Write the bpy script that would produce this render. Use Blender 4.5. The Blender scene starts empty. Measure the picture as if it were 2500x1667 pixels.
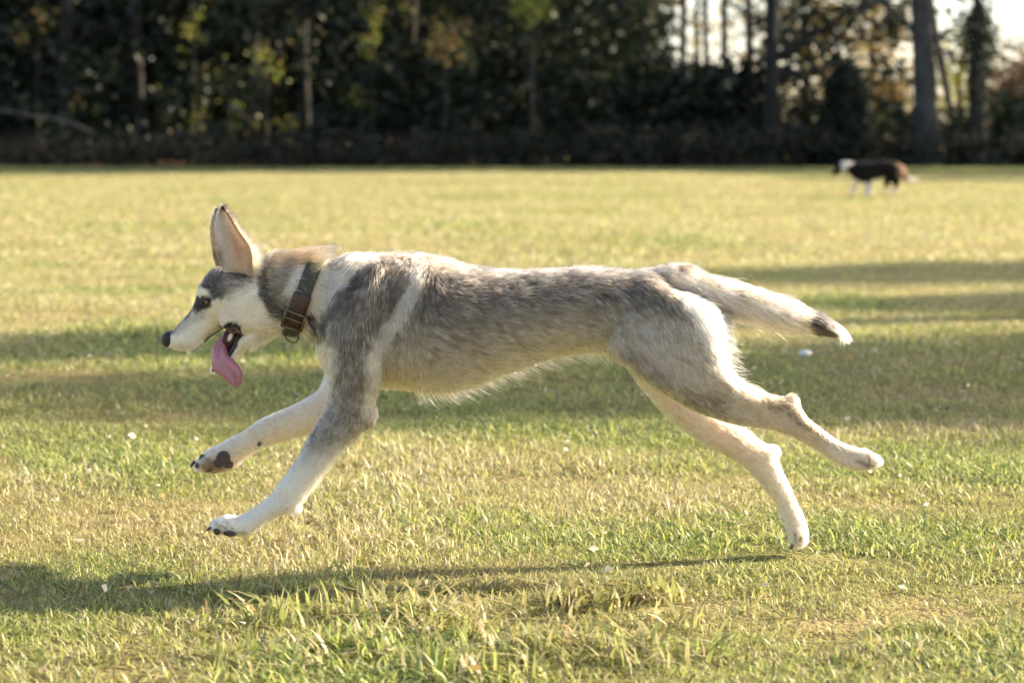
import bpy, math, random
import numpy as np
from mathutils import Vector
from mathutils.bvhtree import BVHTree

# ------------------------------------------------------------------ camera, sky, sun, exposure
sc = bpy.context.scene
F, CAMY, H, HZ = 2500 * 85 / 36, -4.54, 0.82, 309.0     # focal length in photo pixels, camera distance and height, horizon row
cam_d = bpy.data.cameras.new('camera')
cam = bpy.data.objects.new('camera', cam_d)
sc.collection.objects.link(cam)
sc.camera = cam
cam.location = (0, CAMY, H)
cam.rotation_euler = (math.radians(90), 0, 0)
cam_d.sensor_width = 36
cam_d.lens = 85
cam_d.shift_y = -(833.5 - HZ) / 2500
cam_d.clip_end = 2000
cam_d.dof.use_dof = True
cam_d.dof.focus_distance = 4.48
cam_d.dof.aperture_fstop = 5.0

SUN_EL, SUN_AZ = math.radians(25), math.radians(21)      # azimuth from +x (right) towards +y (away from the camera)
SUN = Vector((math.cos(SUN_AZ) * math.cos(SUN_EL), math.sin(SUN_AZ) * math.cos(SUN_EL), math.sin(SUN_EL)))
world = bpy.data.worlds.new('World')
sc.world = world
world.use_nodes = True
wn = world.node_tree
wn.nodes.clear()
sky = wn.nodes.new('ShaderNodeTexSky')
sky.sky_type = 'NISHITA'
sky.sun_disc = False
sky.sun_elevation = SUN_EL
sky.sun_rotation = math.radians(90) - SUN_AZ
sky.air_density = 0.6
sky.dust_density = 1.6
sky.ozone_density = 0.6
bg = wn.nodes.new('ShaderNodeBackground')
bg.inputs['Strength'].default_value = 0.12
wo = wn.nodes.new('ShaderNodeOutputWorld')
wn.links.new(sky.outputs[0], bg.inputs[0])
wn.links.new(bg.outputs[0], wo.inputs[0])
sun_d = bpy.data.lights.new('sun', 'SUN')
sun_d.energy = 4.4
sun_d.angle = math.radians(0.55)
sun_d.color = (1.0, 0.91, 0.76)
sun = bpy.data.objects.new('sun', sun_d)
sc.collection.objects.link(sun)
sun.rotation_euler = (-SUN).to_track_quat('-Z', 'Y').to_euler()
sc.view_settings.view_transform = 'Standard'
sc.view_settings.look = 'None'
sc.view_settings.gamma = 1
sc.view_settings.exposure = 1.82
sc.view_settings.use_white_balance = True      # the photograph's warm camera white balance
sc.view_settings.white_balance_temperature = 7500
sc.cycles.use_denoising = True
sc.cycles.max_bounces = 8
sc.cycles.diffuse_bounces = 3
sc.cycles.glossy_bounces = 3
sc.cycles.transmission_bounces = 8
sc.cycles.sample_clamp_indirect = 8

rng = np.random.default_rng(7)
random.seed(7)
C = sc.collection

# ------------------------------------------------------------------ helpers
def W(px, py, y=0.0):
    """photo pixel (2500 wide) seen at depth y -> world point"""
    s = F / (y - CAMY)
    return np.array([(px - 1250) / s, y, H - (py - HZ) / s])

def G(px, py):
    """photo pixel -> point on the flat ground"""
    d = F * H / (py - HZ)
    return np.array([(px - 1250) * d / F, d + CAMY, 0.0])

def link(o, parent=None):
    C.objects.link(o)
    if parent is not None:
        o.parent = parent
    return o

def empty(name, label=None, cat=None, group=None, loc=(0, 0, 0)):
    o = bpy.data.objects.new(name, None)
    o.empty_display_size = 0.1
    o.location = loc
    return tag(link(o), label, cat, group)

def tag(o, label=None, cat=None, group=None, kind=None):
    for k, v in (('label', label), ('category', cat), ('group', group), ('kind', kind)):
        if v:
            o[k] = v
    return o

def mesh_np(name, V, faces, mat=None, smooth=True):
    me = bpy.data.meshes.new(name)
    me.from_pydata([tuple(map(float, v)) for v in V] if not isinstance(V, np.ndarray) else V.tolist(), [], faces)
    if smooth:
        me.polygons.foreach_set('use_smooth', np.ones(len(me.polygons), dtype=bool))
    if mat:
        me.materials.append(mat)
    me.update()
    return me

def mesh_tris(name, V, T, mat=None, smooth=False):
    """fast build from numpy arrays, all faces the same size"""
    V = np.asarray(V, dtype=np.float32)
    T = np.asarray(T, dtype=np.int32)
    k = T.shape[1]
    me = bpy.data.meshes.new(name)
    me.vertices.add(len(V))
    me.vertices.foreach_set('co', V.ravel())
    me.loops.add(T.size)
    me.loops.foreach_set('vertex_index', T.ravel())
    me.polygons.add(len(T))
    me.polygons.foreach_set('loop_start', np.arange(0, T.size, k, dtype=np.int32))
    if smooth:
        me.polygons.foreach_set('use_smooth', np.ones(len(T), dtype=bool))
    if mat:
        me.materials.append(mat)
    me.update(calc_edges=True)
    return me

def set_col(me, name, cols):
    a = me.color_attributes.new(name, 'FLOAT_COLOR', 'POINT')
    c = np.ones((len(me.vertices), 4), dtype=np.float32)
    c[:, :3] = cols
    a.data.foreach_set('color', c.ravel())

def obj(name, me, parent=None):
    return link(bpy.data.objects.new(name, me), parent)

def smooth01(x):
    x = np.clip(x, 0, 1)
    return x * x * (3 - 2 * x)

def _hash(i):
    x = np.sin(i[..., 0] * 127.1 + i[..., 1] * 311.7 + i[..., 2] * 74.7) * 43758.5453
    return x - np.floor(x)

def vnoise(P):
    i = np.floor(P)
    f = P - i
    f = f * f * (3 - 2 * f)
    out = 0
    for dx in (0, 1):
        for dy in (0, 1):
            for dz in (0, 1):
                w = (f[:, 0] if dx else 1 - f[:, 0]) * (f[:, 1] if dy else 1 - f[:, 1]) * (f[:, 2] if dz else 1 - f[:, 2])
                out = out + w * _hash(i + np.array([dx, dy, dz]))
    return out

# ------------------------------------------------------------------ materials
def new_mat(name):
    m = bpy.data.materials.new(name)
    m.use_nodes = True
    m.node_tree.nodes.clear()
    return m, m.node_tree

def N(nt, typ, **kw):
    n = nt.nodes.new(typ)
    for k, v in kw.items():
        if k in n.inputs.keys():
            n.inputs[k].default_value = v
        else:
            setattr(n, k, v)
    return n

def out(nt, sh):
    o = nt.nodes.new('ShaderNodeOutputMaterial')
    nt.links.new(sh, o.inputs[0])

def simple(name, col, rough=0.7, noise=0.0, nscale=30, metal=0.0, bump=0.0, sss=0.0, spec=0.5):
    m, nt = new_mat(name)
    p = N(nt, 'ShaderNodeBsdfPrincipled', Roughness=rough, Metallic=metal)
    p.inputs['Base Color'].default_value = (*col, 1)
    p.inputs['Specular IOR Level'].default_value = spec
    if sss:
        p.inputs['Subsurface Weight'].default_value = sss
        p.inputs['Subsurface Radius'].default_value = (0.012, 0.005, 0.004)
        p.inputs['Subsurface Scale'].default_value = 1.0
    if noise or bump:
        tc = N(nt, 'ShaderNodeTexCoord')
        nz = N(nt, 'ShaderNodeTexNoise', Scale=nscale, Detail=6.0)
        nt.links.new(tc.outputs['Object'], nz.inputs['Vector'])
        if noise:
            mx = N(nt, 'ShaderNodeMix', data_type='RGBA')
            mx.inputs[6].default_value = (*[c * (1 - noise) for c in col], 1)
            mx.inputs[7].default_value = (*[min(1, c * (1 + noise)) for c in col], 1)
            nt.links.new(nz.outputs[0], mx.inputs[0])
            nt.links.new(mx.outputs[2], p.inputs['Base Color'])
        if bump:
            b = N(nt, 'ShaderNodeBump', Strength=bump, Distance=0.02)
            nt.links.new(nz.outputs[0], b.inputs['Height'])
            nt.links.new(b.outputs[0], p.inputs['Normal'])
    out(nt, p.outputs[0])
    return m

def leaf_mat(name, attr='col', trans=0.45, rough=0.55, patch=None, gloss=0.06):
    """thin leaf or blade: diffuse + light passing through; colour from the vertex attribute"""
    m, nt = new_mat(name)
    a = N(nt, 'ShaderNodeAttribute', attribute_name=attr)
    col = a.outputs['Color']
    if patch:
        geo = N(nt, 'ShaderNodeNewGeometry')
        n1 = N(nt, 'ShaderNodeTexNoise', Scale=patch[0], Detail=3.0)
        nt.links.new(geo.outputs['Position'], n1.inputs['Vector'])
        mr = N(nt, 'ShaderNodeMapRange')
        mr.inputs[1].default_value = 0.42
        mr.inputs[2].default_value = 0.66
        mr.inputs[4].default_value = patch[2]
        nt.links.new(n1.outputs[0], mr.inputs[0])
        mx = N(nt, 'ShaderNodeMix', data_type='RGBA')
        mx.inputs[7].default_value = (*patch[1], 1)
        nt.links.new(mr.outputs[0], mx.inputs[0])
        nt.links.new(col, mx.inputs[6])
        col = mx.outputs[2]
    d = N(nt, 'ShaderNodeBsdfDiffuse')
    t = N(nt, 'ShaderNodeBsdfTranslucent')
    g = N(nt, 'ShaderNodeBsdfGlossy', Roughness=rough)
    g.inputs[0].default_value = (0.6, 0.6, 0.6, 1)
    for s in (d, t):
        nt.links.new(col, s.inputs[0])
    m1 = N(nt, 'ShaderNodeMixShader')
    m1.inputs[0].default_value = trans
    nt.links.new(d.outputs[0], m1.inputs[1])
    nt.links.new(t.outputs[0], m1.inputs[2])
    m2 = N(nt, 'ShaderNodeMixShader')
    m2.inputs[0].default_value = gloss
    nt.links.new(m1.outputs[0], m2.inputs[1])
    nt.links.new(g.outputs[0], m2.inputs[2])
    out(nt, m2.outputs[0])
    return m

def bark_mat(name, c1, c2):
    m, nt = new_mat(name)
    tc = N(nt, 'ShaderNodeTexCoord')
    mp = N(nt, 'ShaderNodeMapping')
    mp.inputs['Scale'].default_value = (14, 14, 2.5)
    nz = N(nt, 'ShaderNodeTexNoise', Scale=1.0, Detail=7.0)
    nt.links.new(tc.outputs['Object'], mp.inputs[0])
    nt.links.new(mp.outputs[0], nz.inputs['Vector'])
    cr = N(nt, 'ShaderNodeValToRGB')
    cr.color_ramp.elements[0].position = 0.35
    cr.color_ramp.elements[0].color = (*c1, 1)
    cr.color_ramp.elements[1].position = 0.68
    cr.color_ramp.elements[1].color = (*c2, 1)
    nt.links.new(nz.outputs[0], cr.inputs[0])
    p = N(nt, 'ShaderNodeBsdfPrincipled', Roughness=0.95)
    nt.links.new(cr.outputs[0], p.inputs['Base Color'])
    b = N(nt, 'ShaderNodeBump', Strength=0.8, Distance=0.05)
    nt.links.new(nz.outputs[0], b.inputs['Height'])
    nt.links.new(b.outputs[0], p.inputs['Normal'])
    out(nt, p.outputs[0])
    return m

M_bark = bark_mat('bark_dark', (0.025, 0.022, 0.018), (0.10, 0.085, 0.065))
M_bark_grey = bark_mat('bark_grey', (0.045, 0.045, 0.042), (0.15, 0.145, 0.13))
M_bark_brown = bark_mat('bark_brown', (0.05, 0.035, 0.022), (0.20, 0.14, 0.09))
M_leaf = leaf_mat('leaves', trans=0.42)
M_grass = leaf_mat('grass_blades', trans=0.5, patch=(1.1, (0.40, 0.335, 0.15), 0.55), gloss=0.09)

# ------------------------------------------------------------------ ground
def ground_mat():
    m, nt = new_mat('turf_soil')
    geo = N(nt, 'ShaderNodeNewGeometry')
    def noise(scale, det):
        n = N(nt, 'ShaderNodeTexNoise', Scale=scale, Detail=det)
        nt.links.new(geo.outputs['Position'], n.inputs['Vector'])
        return n
    a, b, c = noise(1.1, 3.0), noise(9.0, 6.0), noise(70.0, 4.0)
    r1 = N(nt, 'ShaderNodeValToRGB')
    r1.color_ramp.elements[0].position = 0.38
    r1.color_ramp.elements[0].color = (0.19, 0.19, 0.07, 1)
    r1.color_ramp.elements[1].position = 0.62
    r1.color_ramp.elements[1].color = (0.33, 0.265, 0.13, 1)
    nt.links.new(a.outputs[0], r1.inputs[0])
    r2 = N(nt, 'ShaderNodeValToRGB')
    r2.color_ramp.elements[0].position = 0.3
    r2.color_ramp.elements[0].color = (0.45, 0.42, 0.36, 1)
    r2.color_ramp.elements[1].position = 0.7
    r2.color_ramp.elements[1].color = (1.2, 1.2, 1.2, 1)
    nt.links.new(b.outputs[0], r2.inputs[0])
    mx = N(nt, 'ShaderNodeMix', data_type='RGBA', blend_type='MULTIPLY')
    mx.inputs[0].default_value = 0.8
    nt.links.new(r1.outputs[0], mx.inputs[6])
    nt.links.new(r2.outputs[0], mx.inputs[7])
    p = N(nt, 'ShaderNodeBsdfPrincipled', Roughness=1.0)
    p.inputs['Specular IOR Level'].default_value = 0.1
    nt.links.new(mx.outputs[2], p.inputs['Base Color'])
    bp = N(nt, 'ShaderNodeBump', Strength=1.0, Distance=0.02)
    nt.links.new(c.outputs[0], bp.inputs['Height'])
    nt.links.new(bp.outputs[0], p.inputs['Normal'])
    out(nt, p.outputs[0])
    return m

xs = np.concatenate([[-500, -200, -80, -40], np.arange(-20, 20.1, 1.0), [40, 80, 200, 500]])
ys = np.concatenate([[-60, -20, -8], np.arange(-5, 45.1, 1.0), [60, 90, 150, 300, 900]])
GX, GY = np.meshgrid(xs, ys, indexing='ij')
def gz(x, y):
    x = np.asarray(x, float); y = np.asarray(y, float)
    return 0.03 * np.sin(x * 0.31 + 1.3) * np.sin(y * 0.23) * np.clip((y - 8) / 10, 0, 1)
GV = np.stack([GX, GY, gz(GX, GY)], -1).reshape(-1, 3)
nx, ny = len(xs), len(ys)
GF = [(i * ny + j, (i + 1) * ny + j, (i + 1) * ny + j + 1, i * ny + j + 1) for i in range(nx - 1) for j in range(ny - 1)]
tag(obj('ground', mesh_np('ground', GV, GF, ground_mat())), kind='structure')

# ------------------------------------------------------------------ animals: lofted parts fused into one continuous skin
def catmull(A, n):
    """A: (k, d) control rows -> smooth rows"""
    A = np.asarray(A, float)
    P = np.vstack([2 * A[0] - A[1], A, 2 * A[-1] - A[-2]])
    res = []
    for i in range(1, len(P) - 2):
        for t in np.linspace(0, 1, n, endpoint=False):
            p0, p1, p2, p3 = P[i - 1], P[i], P[i + 1], P[i + 2]
            res.append(0.5 * (2 * p1 + (p2 - p0) * t + (2 * p0 - 5 * p1 + 4 * p2 - p3) * t * t + (3 * p1 - 3 * p2 + p3 - p0) * t ** 3))
    res.append(P[-2])
    return np.array(res)

FLOW = []      # (point, direction) samples along every part, for the lie of the fur

def loft(st, n=6, ring=28, e=1.0, to_world=W, flow=1, store=None, cap=True, inset=0.0):
    """st rows: upper px, upper py, lower px, lower py, half width (m), depth y (m)"""
    st = np.asarray(st, float)
    rows = []
    for r in st:
        T = to_world(r[0], r[1], r[5])
        B = to_world(r[2], r[3], r[5])
        rows.append(np.concatenate([(T + B) / 2, (T - B) / 2, [r[4]]]))
    rows = catmull(rows, n)
    if inset:
        ln = np.linalg.norm(rows[:, 3:6], axis=1)
        rows[:, 3:6] *= np.maximum(.5, (ln - inset) / ln)[:, None]
        rows[:, 6] = np.maximum(rows[:, 6] * .6, rows[:, 6] - inset)
    V, Fc = [], []
    th = np.linspace(0, 2 * np.pi, ring, endpoint=False)
    cs, sn = np.cos(th), np.sin(th)
    cs = np.sign(cs) * np.abs(cs) ** e
    sn = np.sign(sn) * np.abs(sn) ** e
    def add(c, a, w):
        V.extend(c + a * k + np.array([0, w * s, 0]) for k, s in zip(cs, sn))
    ax = np.gradient(rows[:, :3], axis=0)
    ax /= np.linalg.norm(ax, axis=1)[:, None] + 1e-9
    if store is not None:
        store.extend((rows[i, :3], ax[i] * flow) for i in range(len(rows)))
    def caprings(i, sgn):
        c, a, w = rows[i, :3], rows[i, 3:6], abs(rows[i, 6])
        r = min(np.linalg.norm(a), w) * 0.9
        return [(c + ax[i] * sgn * r * math.sin(q), a * math.cos(q), w * math.cos(q)) for q in (0.5, 0.95, 1.3)]
    pre = caprings(0, -1)[::-1] if cap else []
    post = caprings(len(rows) - 1, 1) if cap else []
    for c, a, w in pre: add(c, a, w)
    for r in rows: add(r[:3], r[3:6], r[6])
    for c, a, w in post: add(c, a, w)
    R = len(V) // ring
    for i in range(R - 1):
        for j in range(ring):
            k = (j + 1) % ring
            Fc.append((i * ring + j, i * ring + k, (i + 1) * ring + k, (i + 1) * ring + j))
    Fc.append(tuple(range(ring)))
    Fc.append(tuple((R - 1) * ring + j for j in reversed(range(ring))))
    return np.array(V), Fc

def ball(c, r, n=10, rot=None):
    """ellipsoid vertices and faces"""
    V, Fc = [], []
    for i in range(1, n):
        for j in range(2 * n):
            a, b = math.pi * i / n, math.pi * j / n
            V.append((math.sin(a) * math.cos(b), math.sin(a) * math.sin(b), math.cos(a)))
    V += [(0, 0, 1), (0, 0, -1)]
    V = np.array(V) * np.asarray(r)
    if rot is not None:
        V = V @ np.array(rot).T
    V = V + np.asarray(c)
    m = 2 * n
    for i in range(n - 2):
        for j in range(m):
            Fc.append((i * m + j, (i + 1) * m + j, (i + 1) * m + (j + 1) % m, i * m + (j + 1) % m))
    t, b = len(V) - 2, len(V) - 1
    for j in range(m):
        Fc.append((t, j, (j + 1) % m))
        Fc.append((b, (n - 2) * m + (j + 1) % m, (n - 2) * m + j))
    return V, Fc

def rot_y(a):
    c, s = math.cos(a), math.sin(a)
    return [[c, 0, s], [0, 1, 0], [-s, 0, c]]

def join(parts):
    V, Fc, o = [], [], 0
    for v, f in parts:
        V.append(np.asarray(v))
        Fc += [tuple(i + o for i in q) for q in f]
        o += len(v)
    return np.vstack(V), Fc

def fuse(parts, voxel, it, fac=0.5):
    """union of closed shapes -> one even skin, relaxed so the joins flow into each other"""
    V, Fc = join(parts)
    me = mesh_np('fuse', V, Fc)
    o = bpy.data.objects.new('fuse', me)
    C.objects.link(o)
    m = o.modifiers.new('r', 'REMESH')
    m.mode = 'VOXEL'
    m.voxel_size = voxel
    m.use_smooth_shade = True
    s = o.modifiers.new('s', 'SMOOTH')
    s.iterations = it
    s.factor = fac
    dg = bpy.context.evaluated_depsgraph_get()
    res = bpy.data.meshes.new_from_object(o.evaluated_get(dg))
    bpy.data.objects.remove(o)
    bpy.data.meshes.remove(me)
    return res

def seg_dist(p, line):
    """distance of points (N,2) to a polyline"""
    d = np.full(len(p), 1e9)
    for a, b in zip(line[:-1], line[1:]):
        a, b = np.array(a, float), np.array(b, float)
        t = np.clip(((p - a) @ (b - a)) / ((b - a) @ (b - a) + 1e-9), 0, 1)
        d = np.minimum(d, np.linalg.norm(p - a - t[:, None] * (b - a), axis=1))
    return d

def stroke(p, line, width, feather):
    return 1 - smooth01((seg_dist(p, line) - width) / feather)

def poly(p, pts, feather):
    pts = np.asarray(pts, float)
    ins = np.zeros(len(p), bool)
    j = len(pts) - 1
    for i in range(len(pts)):
        xi, yi, xj, yj = *pts[i], *pts[j]
        c = ((yi > p[:, 1]) != (yj > p[:, 1])) & (p[:, 0] < (xj - xi) * (p[:, 1] - yi) / (yj - yi + 1e-12) + xi)
        ins ^= c
        j = i
    d = seg_dist(p, list(map(tuple, pts)) + [tuple(pts[0])])
    sd = np.where(ins, d, -d)
    return smooth01((sd + feather) / (2 * feather))

def blob(p, c, rx, ry):
    q = ((p[:, 0] - c[0]) / rx) ** 2 + ((p[:, 1] - c[1]) / ry) ** 2
    return np.exp(-q * 1.2)

# ------------------------------------------------------------------ the running dog
YN, YF = -0.085, 0.08
trunk = [
    (806, 634, 770, 840, .080, 0), (858, 618, 800, 905, .102, 0), (930, 618, 880, 942, .118, 0), (1010, 617, 985, 950, .124, 0),
    (1075, 627, 1075, 957, .127, 0), (1155, 648, 1152, 941, .125, 0), (1250, 657, 1258, 901, .116, 0), (1340, 655, 1350, 872, .106, 0),
    (1430, 650, 1440, 857, .098, 0), (1530, 656, 1530, 864, .097, 0), (1600, 660, 1605, 885, .096, 0), (1655, 715, 1660, 895, .092, 0),
    (1722, 744, 1728, 880, .086, 0)]
near_hind = [
    (1610, 695, 1500, 765, .040, -.05), (1716, 742, 1484, 834, .050, -.064), (1750, 785, 1499, 864, .054, -.072), (1762, 850, 1538, 894, .053, -.08),
    (1781, 908, 1604, 942, .050, YN), (1834, 955, 1694, 997, .040, YN), (1880, 966, 1790, 1030, .030, YN), (1918, 972, 1868, 1044, .024, YN),
    (1945, 985, 1918, 1058, .023, YN), (1968, 1017, 1948, 1071, .022, YN), (2010, 1052, 1984, 1090, .020, YN), (2056, 1081, 2030, 1123, .021, YN),
    (2092, 1094, 2068, 1141, .025, YN), (2118, 1098, 2100, 1146, .028, YN), (2130, 1108, 2122, 1142, .023, YN)]
far_hind = [
    (1660, 800, 1515, 840, .045, .055), (1705, 905, 1542, 900, .048, .07), (1735, 960, 1578, 956, .045, YF), (1757, 1005, 1637, 1020, .041, YF),
    (1790, 1028, 1706, 1074, .036, YF), (1826, 1053, 1765, 1105, .029, YF), (1862, 1081, 1812, 1133, .024, YF), (1890, 1097, 1845, 1162, .023, YF),
    (1904, 1138, 1868, 1190, .021, YF), (1928, 1190, 1890, 1215, .019, YF), (1955, 1248, 1907, 1255, .021, YF), (1970, 1288, 1921, 1293, .026, YF),
    (1972, 1312, 1929, 1322, .024, YF)]
near_fore = [
    (895, 655, 945, 655, .022, -.07), (850, 715, 955, 712, .034, -.08), (802, 790, 952, 800, .046, -.083), (805, 870, 942, 880, .050, -.082),
    (808, 930, 922, 948, .046, -.08), (801, 985, 909, 1000, .040, -.08), (778, 1028, 892, 1044, .036, -.08), (752, 1070, 852, 1082, .031, -.08),
    (727, 1118, 803, 1140, .027, -.08), (696, 1161, 765, 1190, .024, -.08), (664, 1203, 727, 1233, .024, -.08), (620, 1240, 664, 1266, .021, -.08),
    (584, 1259, 617, 1301, .023, -.08), (552, 1256, 572, 1306, .028, -.08), (528, 1266, 538, 1302, .024, -.08)]
far_fore = [
    (810, 850, 890, 915, .045, .05), (788, 940, 862, 1020, .042, .065), (732, 982, 775, 1050, .033, .075), (684, 1003, 716, 1068, .028, .08),
    (646, 1019, 674, 1079, .026, .08), (612, 1041, 640, 1091, .024, .08), (577, 1064, 602, 1116, .023, .08), (540, 1082, 566, 1143, .025, .08),
    (506, 1100, 530, 1153, .024, .08), (486, 1120, 498, 1150, .018, .08)]
neck = [
    (612, 700, 612, 790, .040, 0), (654, 622, 650, 826, .064, 0), (700, 612, 698, 818, .070, 0), (750, 617, 738, 822, .075, 0),
    (800, 634, 768, 836, .082, 0), (870, 650, 820, 880, .09, 0)]
head = [
    (405, 813, 411, 850, .013, 0), (424, 802, 436, 857, .018, 0), (452, 773, 470, 854, .0235, 0), (470, 750, 500, 830, .0275, 0),
    (482, 716, 534, 804, .038, 0), (501, 674, 566, 800, .053, 0), (535, 651, 612, 828, .063, 0), (586, 660, 652, 828, .064, 0), (642, 650, 690, 800, .056, 0)]
jaw = [
    (606, 800, 632, 838, .048, 0), (583, 822, 606, 848, .036, 0), (562, 848, 578, 876, .026, 0), (537, 876, 550, 900, .020, 0), (519, 890, 526, 911, .015, 0)]
tail = [
    (1560, 665, 1570, 730, .030, 0), (1625, 652, 1632, 712, .030, 0), (1668, 652, 1652, 714, .028, .0), (1735, 679, 1712, 728, .027, .0),
    (1838, 709, 1800, 770, .032, .0), (1926, 738, 1886, 795, .034, .0), (1998, 764, 1972, 810, .030, .0), (2034, 785, 2014, 816, .022, .0), (2050, 800, 2038, 821, .013, .0)]

def toes(c, axis, perp_y, n=4, r=.0105, y0=0, spread=.0145, L=1.8):
    """small toe bulges across a paw tip"""
    a = np.array([axis[0], 0, axis[1]], float)
    a /= np.linalg.norm(a)
    ang = math.atan2(-a[2], a[0])
    res = []
    for i in range(n):
        k = i - (n - 1) / 2
        off = -abs(k) * .005
        res.append(ball(np.asarray(c) + a * off + np.array([0, k * spread, 0]), (r * L, r * .62, r * 1.0), 8, rot_y(ang)))
    return res

def axis_w(p, q, y):
    d = W(*q, y) - W(*p, y)
    return d[0], d[2]

parts = []
for st, e, ins in ((trunk, .84, .005), (near_hind, .46, .001), (far_hind, .8, .0006), (near_fore, .95, .0008), (far_fore, 1, .0008), (neck, 1, .005), (head, .92, .001), (jaw, .9, .001), (tail, 1, -.001)):
    parts.append(loft(st, e=e, store=FLOW, inset=ins))
parts += toes(W(538, 1282, -.08), axis_w((600, 1275), (530, 1284), -.08), 0, r=.0125)
parts += toes(W(496, 1132, .08), axis_w((560, 1100), (490, 1132), .08), 0, r=.011)
parts += toes(W(2128, 1122, YN), axis_w((2080, 1115), (2130, 1124), YN), 0, r=.0125)
parts += toes(W(1950, 1312, YF), axis_w((1930, 1260), (1950, 1312), YF), 0, r=.012)
# shoulder blade, elbow, stifle, hock point, brow ridges, cheek bones
parts.append(ball(W(880, 800, -.085), (.055, .036, .085), 10, rot_y(-.25)))
parts.append(ball(W(893, 1010, -.08), (.020, .022, .030), 8))
parts.append(ball(W(1650, 905, -.090), (.045, .034, .030), 10, rot_y(.5)))
parts.append(ball(W(1932, 982, YN), (.014, .016, .014), 8))
parts.append(ball(W(1884, 1104, YF), (.014, .015, .014), 8))
parts.append(loft([(1800, 930, 1812, 946, .010, YN - .006), (1860, 962, 1868, 978, .009, YN - .004), (1925, 974, 1930, 992, .011, YN)], ring=12))     # heel tendon
parts.append(loft([(1812, 1040, 1820, 1050, .009, YF - .008), (1850, 1074, 1858, 1086, .008, YF - .006), (1884, 1096, 1890, 1110, .010, YF)], ring=12))
parts.append(ball(W(700, 1200, -.096), (.022, .009, .020), 8, rot_y(.75)))      # wrist bones
parts.append(ball(W(722, 1236, -.08), (.010, .011, .009), 8))
parts.append(ball(W(620, 1068, .066), (.022, .009, .019), 8, rot_y(.5)))
parts.append(ball(W(1935, 1030, YN - .012), (.014, .010, .022), 8, rot_y(-.6)))
for s in (-1, 1):
    parts.append(ball(W(506, 712, s * .034), (.020, .014, .014), 8, rot_y(.5)))
    parts.append(ball(W(585, 770, s * .040), (.040, .026, .034), 8))
    parts.append(ball(W(440, 828, s * .010), (.020, .012, .017), 8, rot_y(.6)))

body_me = fuse(parts, 0.0032, 4)
nv = len(body_me.vertices)
BV = np.empty(nv * 3, np.float32); body_me.vertices.foreach_get('co', BV); BV = BV.reshape(-1, 3).astype(float)
bt = BVHTree.FromPolygons(BV.tolist(), [tuple(p.vertices) for p in body_me.polygons])

# ears: cupped, opening to the side
def ear(side, dx, dy):
    Lc = catmull([(545, 664), (531, 606), (526, 560), (530, 528), (541, 504)], 5)
    Rc = catmull([(615, 674), (613, 612), (585, 567), (562, 531), (543, 504)], 5)
    nu, nw = len(Lc), 11
    front, back = [], []
    for i in range(nu):
        u = i / (nu - 1)
        for j in range(nw):
            v = j / (nw - 1)
            p = Lc[i] * (1 - v) + Rc[i] * v
            cup = math.sin(math.pi * v) ** .8 * (1 - u * .75) * .024
            y = side * (.052 - .004 * u - cup - .007 * max(0, 1 - u / .15))
            q = W(p[0] + dx, p[1] + dy, y)
            front.append(q)
            back.append(q + np.array([.002, -side * .0065 * (1 - .5 * u), 0]))
    V = front + back
    n0 = len(front)
    Fc = []
    for i in range(nu - 1):
        for j in range(nw - 1):
            a, b, c, d = i * nw + j, i * nw + j + 1, (i + 1) * nw + j + 1, (i + 1) * nw + j
            Fc.append((a, b, c, d) if side < 0 else (d, c, b, a))
            Fc.append((n0 + d, n0 + c, n0 + b, n0 + a) if side < 0 else (n0 + a, n0 + b, n0 + c, n0 + d))
    for i in range(nu - 1):
        for j in (0, nw - 1):
            a, d = i * nw + j, (i + 1) * nw + j
            Fc.append((a, d, n0 + d, n0 + a) if (j == 0) == (side < 0) else (n0 + a, n0 + d, d, a))
    V = np.array(V)
    uv = np.array([(i / (nu - 1), j / (nw - 1), 0) for i in range(nu) for j in range(nw)] + [(i / (nu - 1), j / (nw - 1), 1) for i in range(nu) for j in range(nw)])
    return V, Fc, uv

TX = np.array([r[0] for r in trunk], float); TY = np.array([r[1] for r in trunk], float)
BX = np.array([r[2] for r in trunk], float); BY = np.array([r[3] for r in trunk], float)

WHITE, CREAM, TAN = np.array((.87, .78, .635)), np.array((.80, .66, .47)), np.array((.50, .39, .27))
GREY, DARK, BLACK = np.array((.24, .225, .205)), np.array((.10, .095, .09)), np.array((.022, .02, .02))

def project(P, mirror=True):
    y = -np.abs(P[:, 1]) if mirror else P[:, 1]
    s = F / (y - CAMY)
    return np.stack([1250 + P[:, 0] * s, HZ + (H - P[:, 2]) * s], -1)

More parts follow.
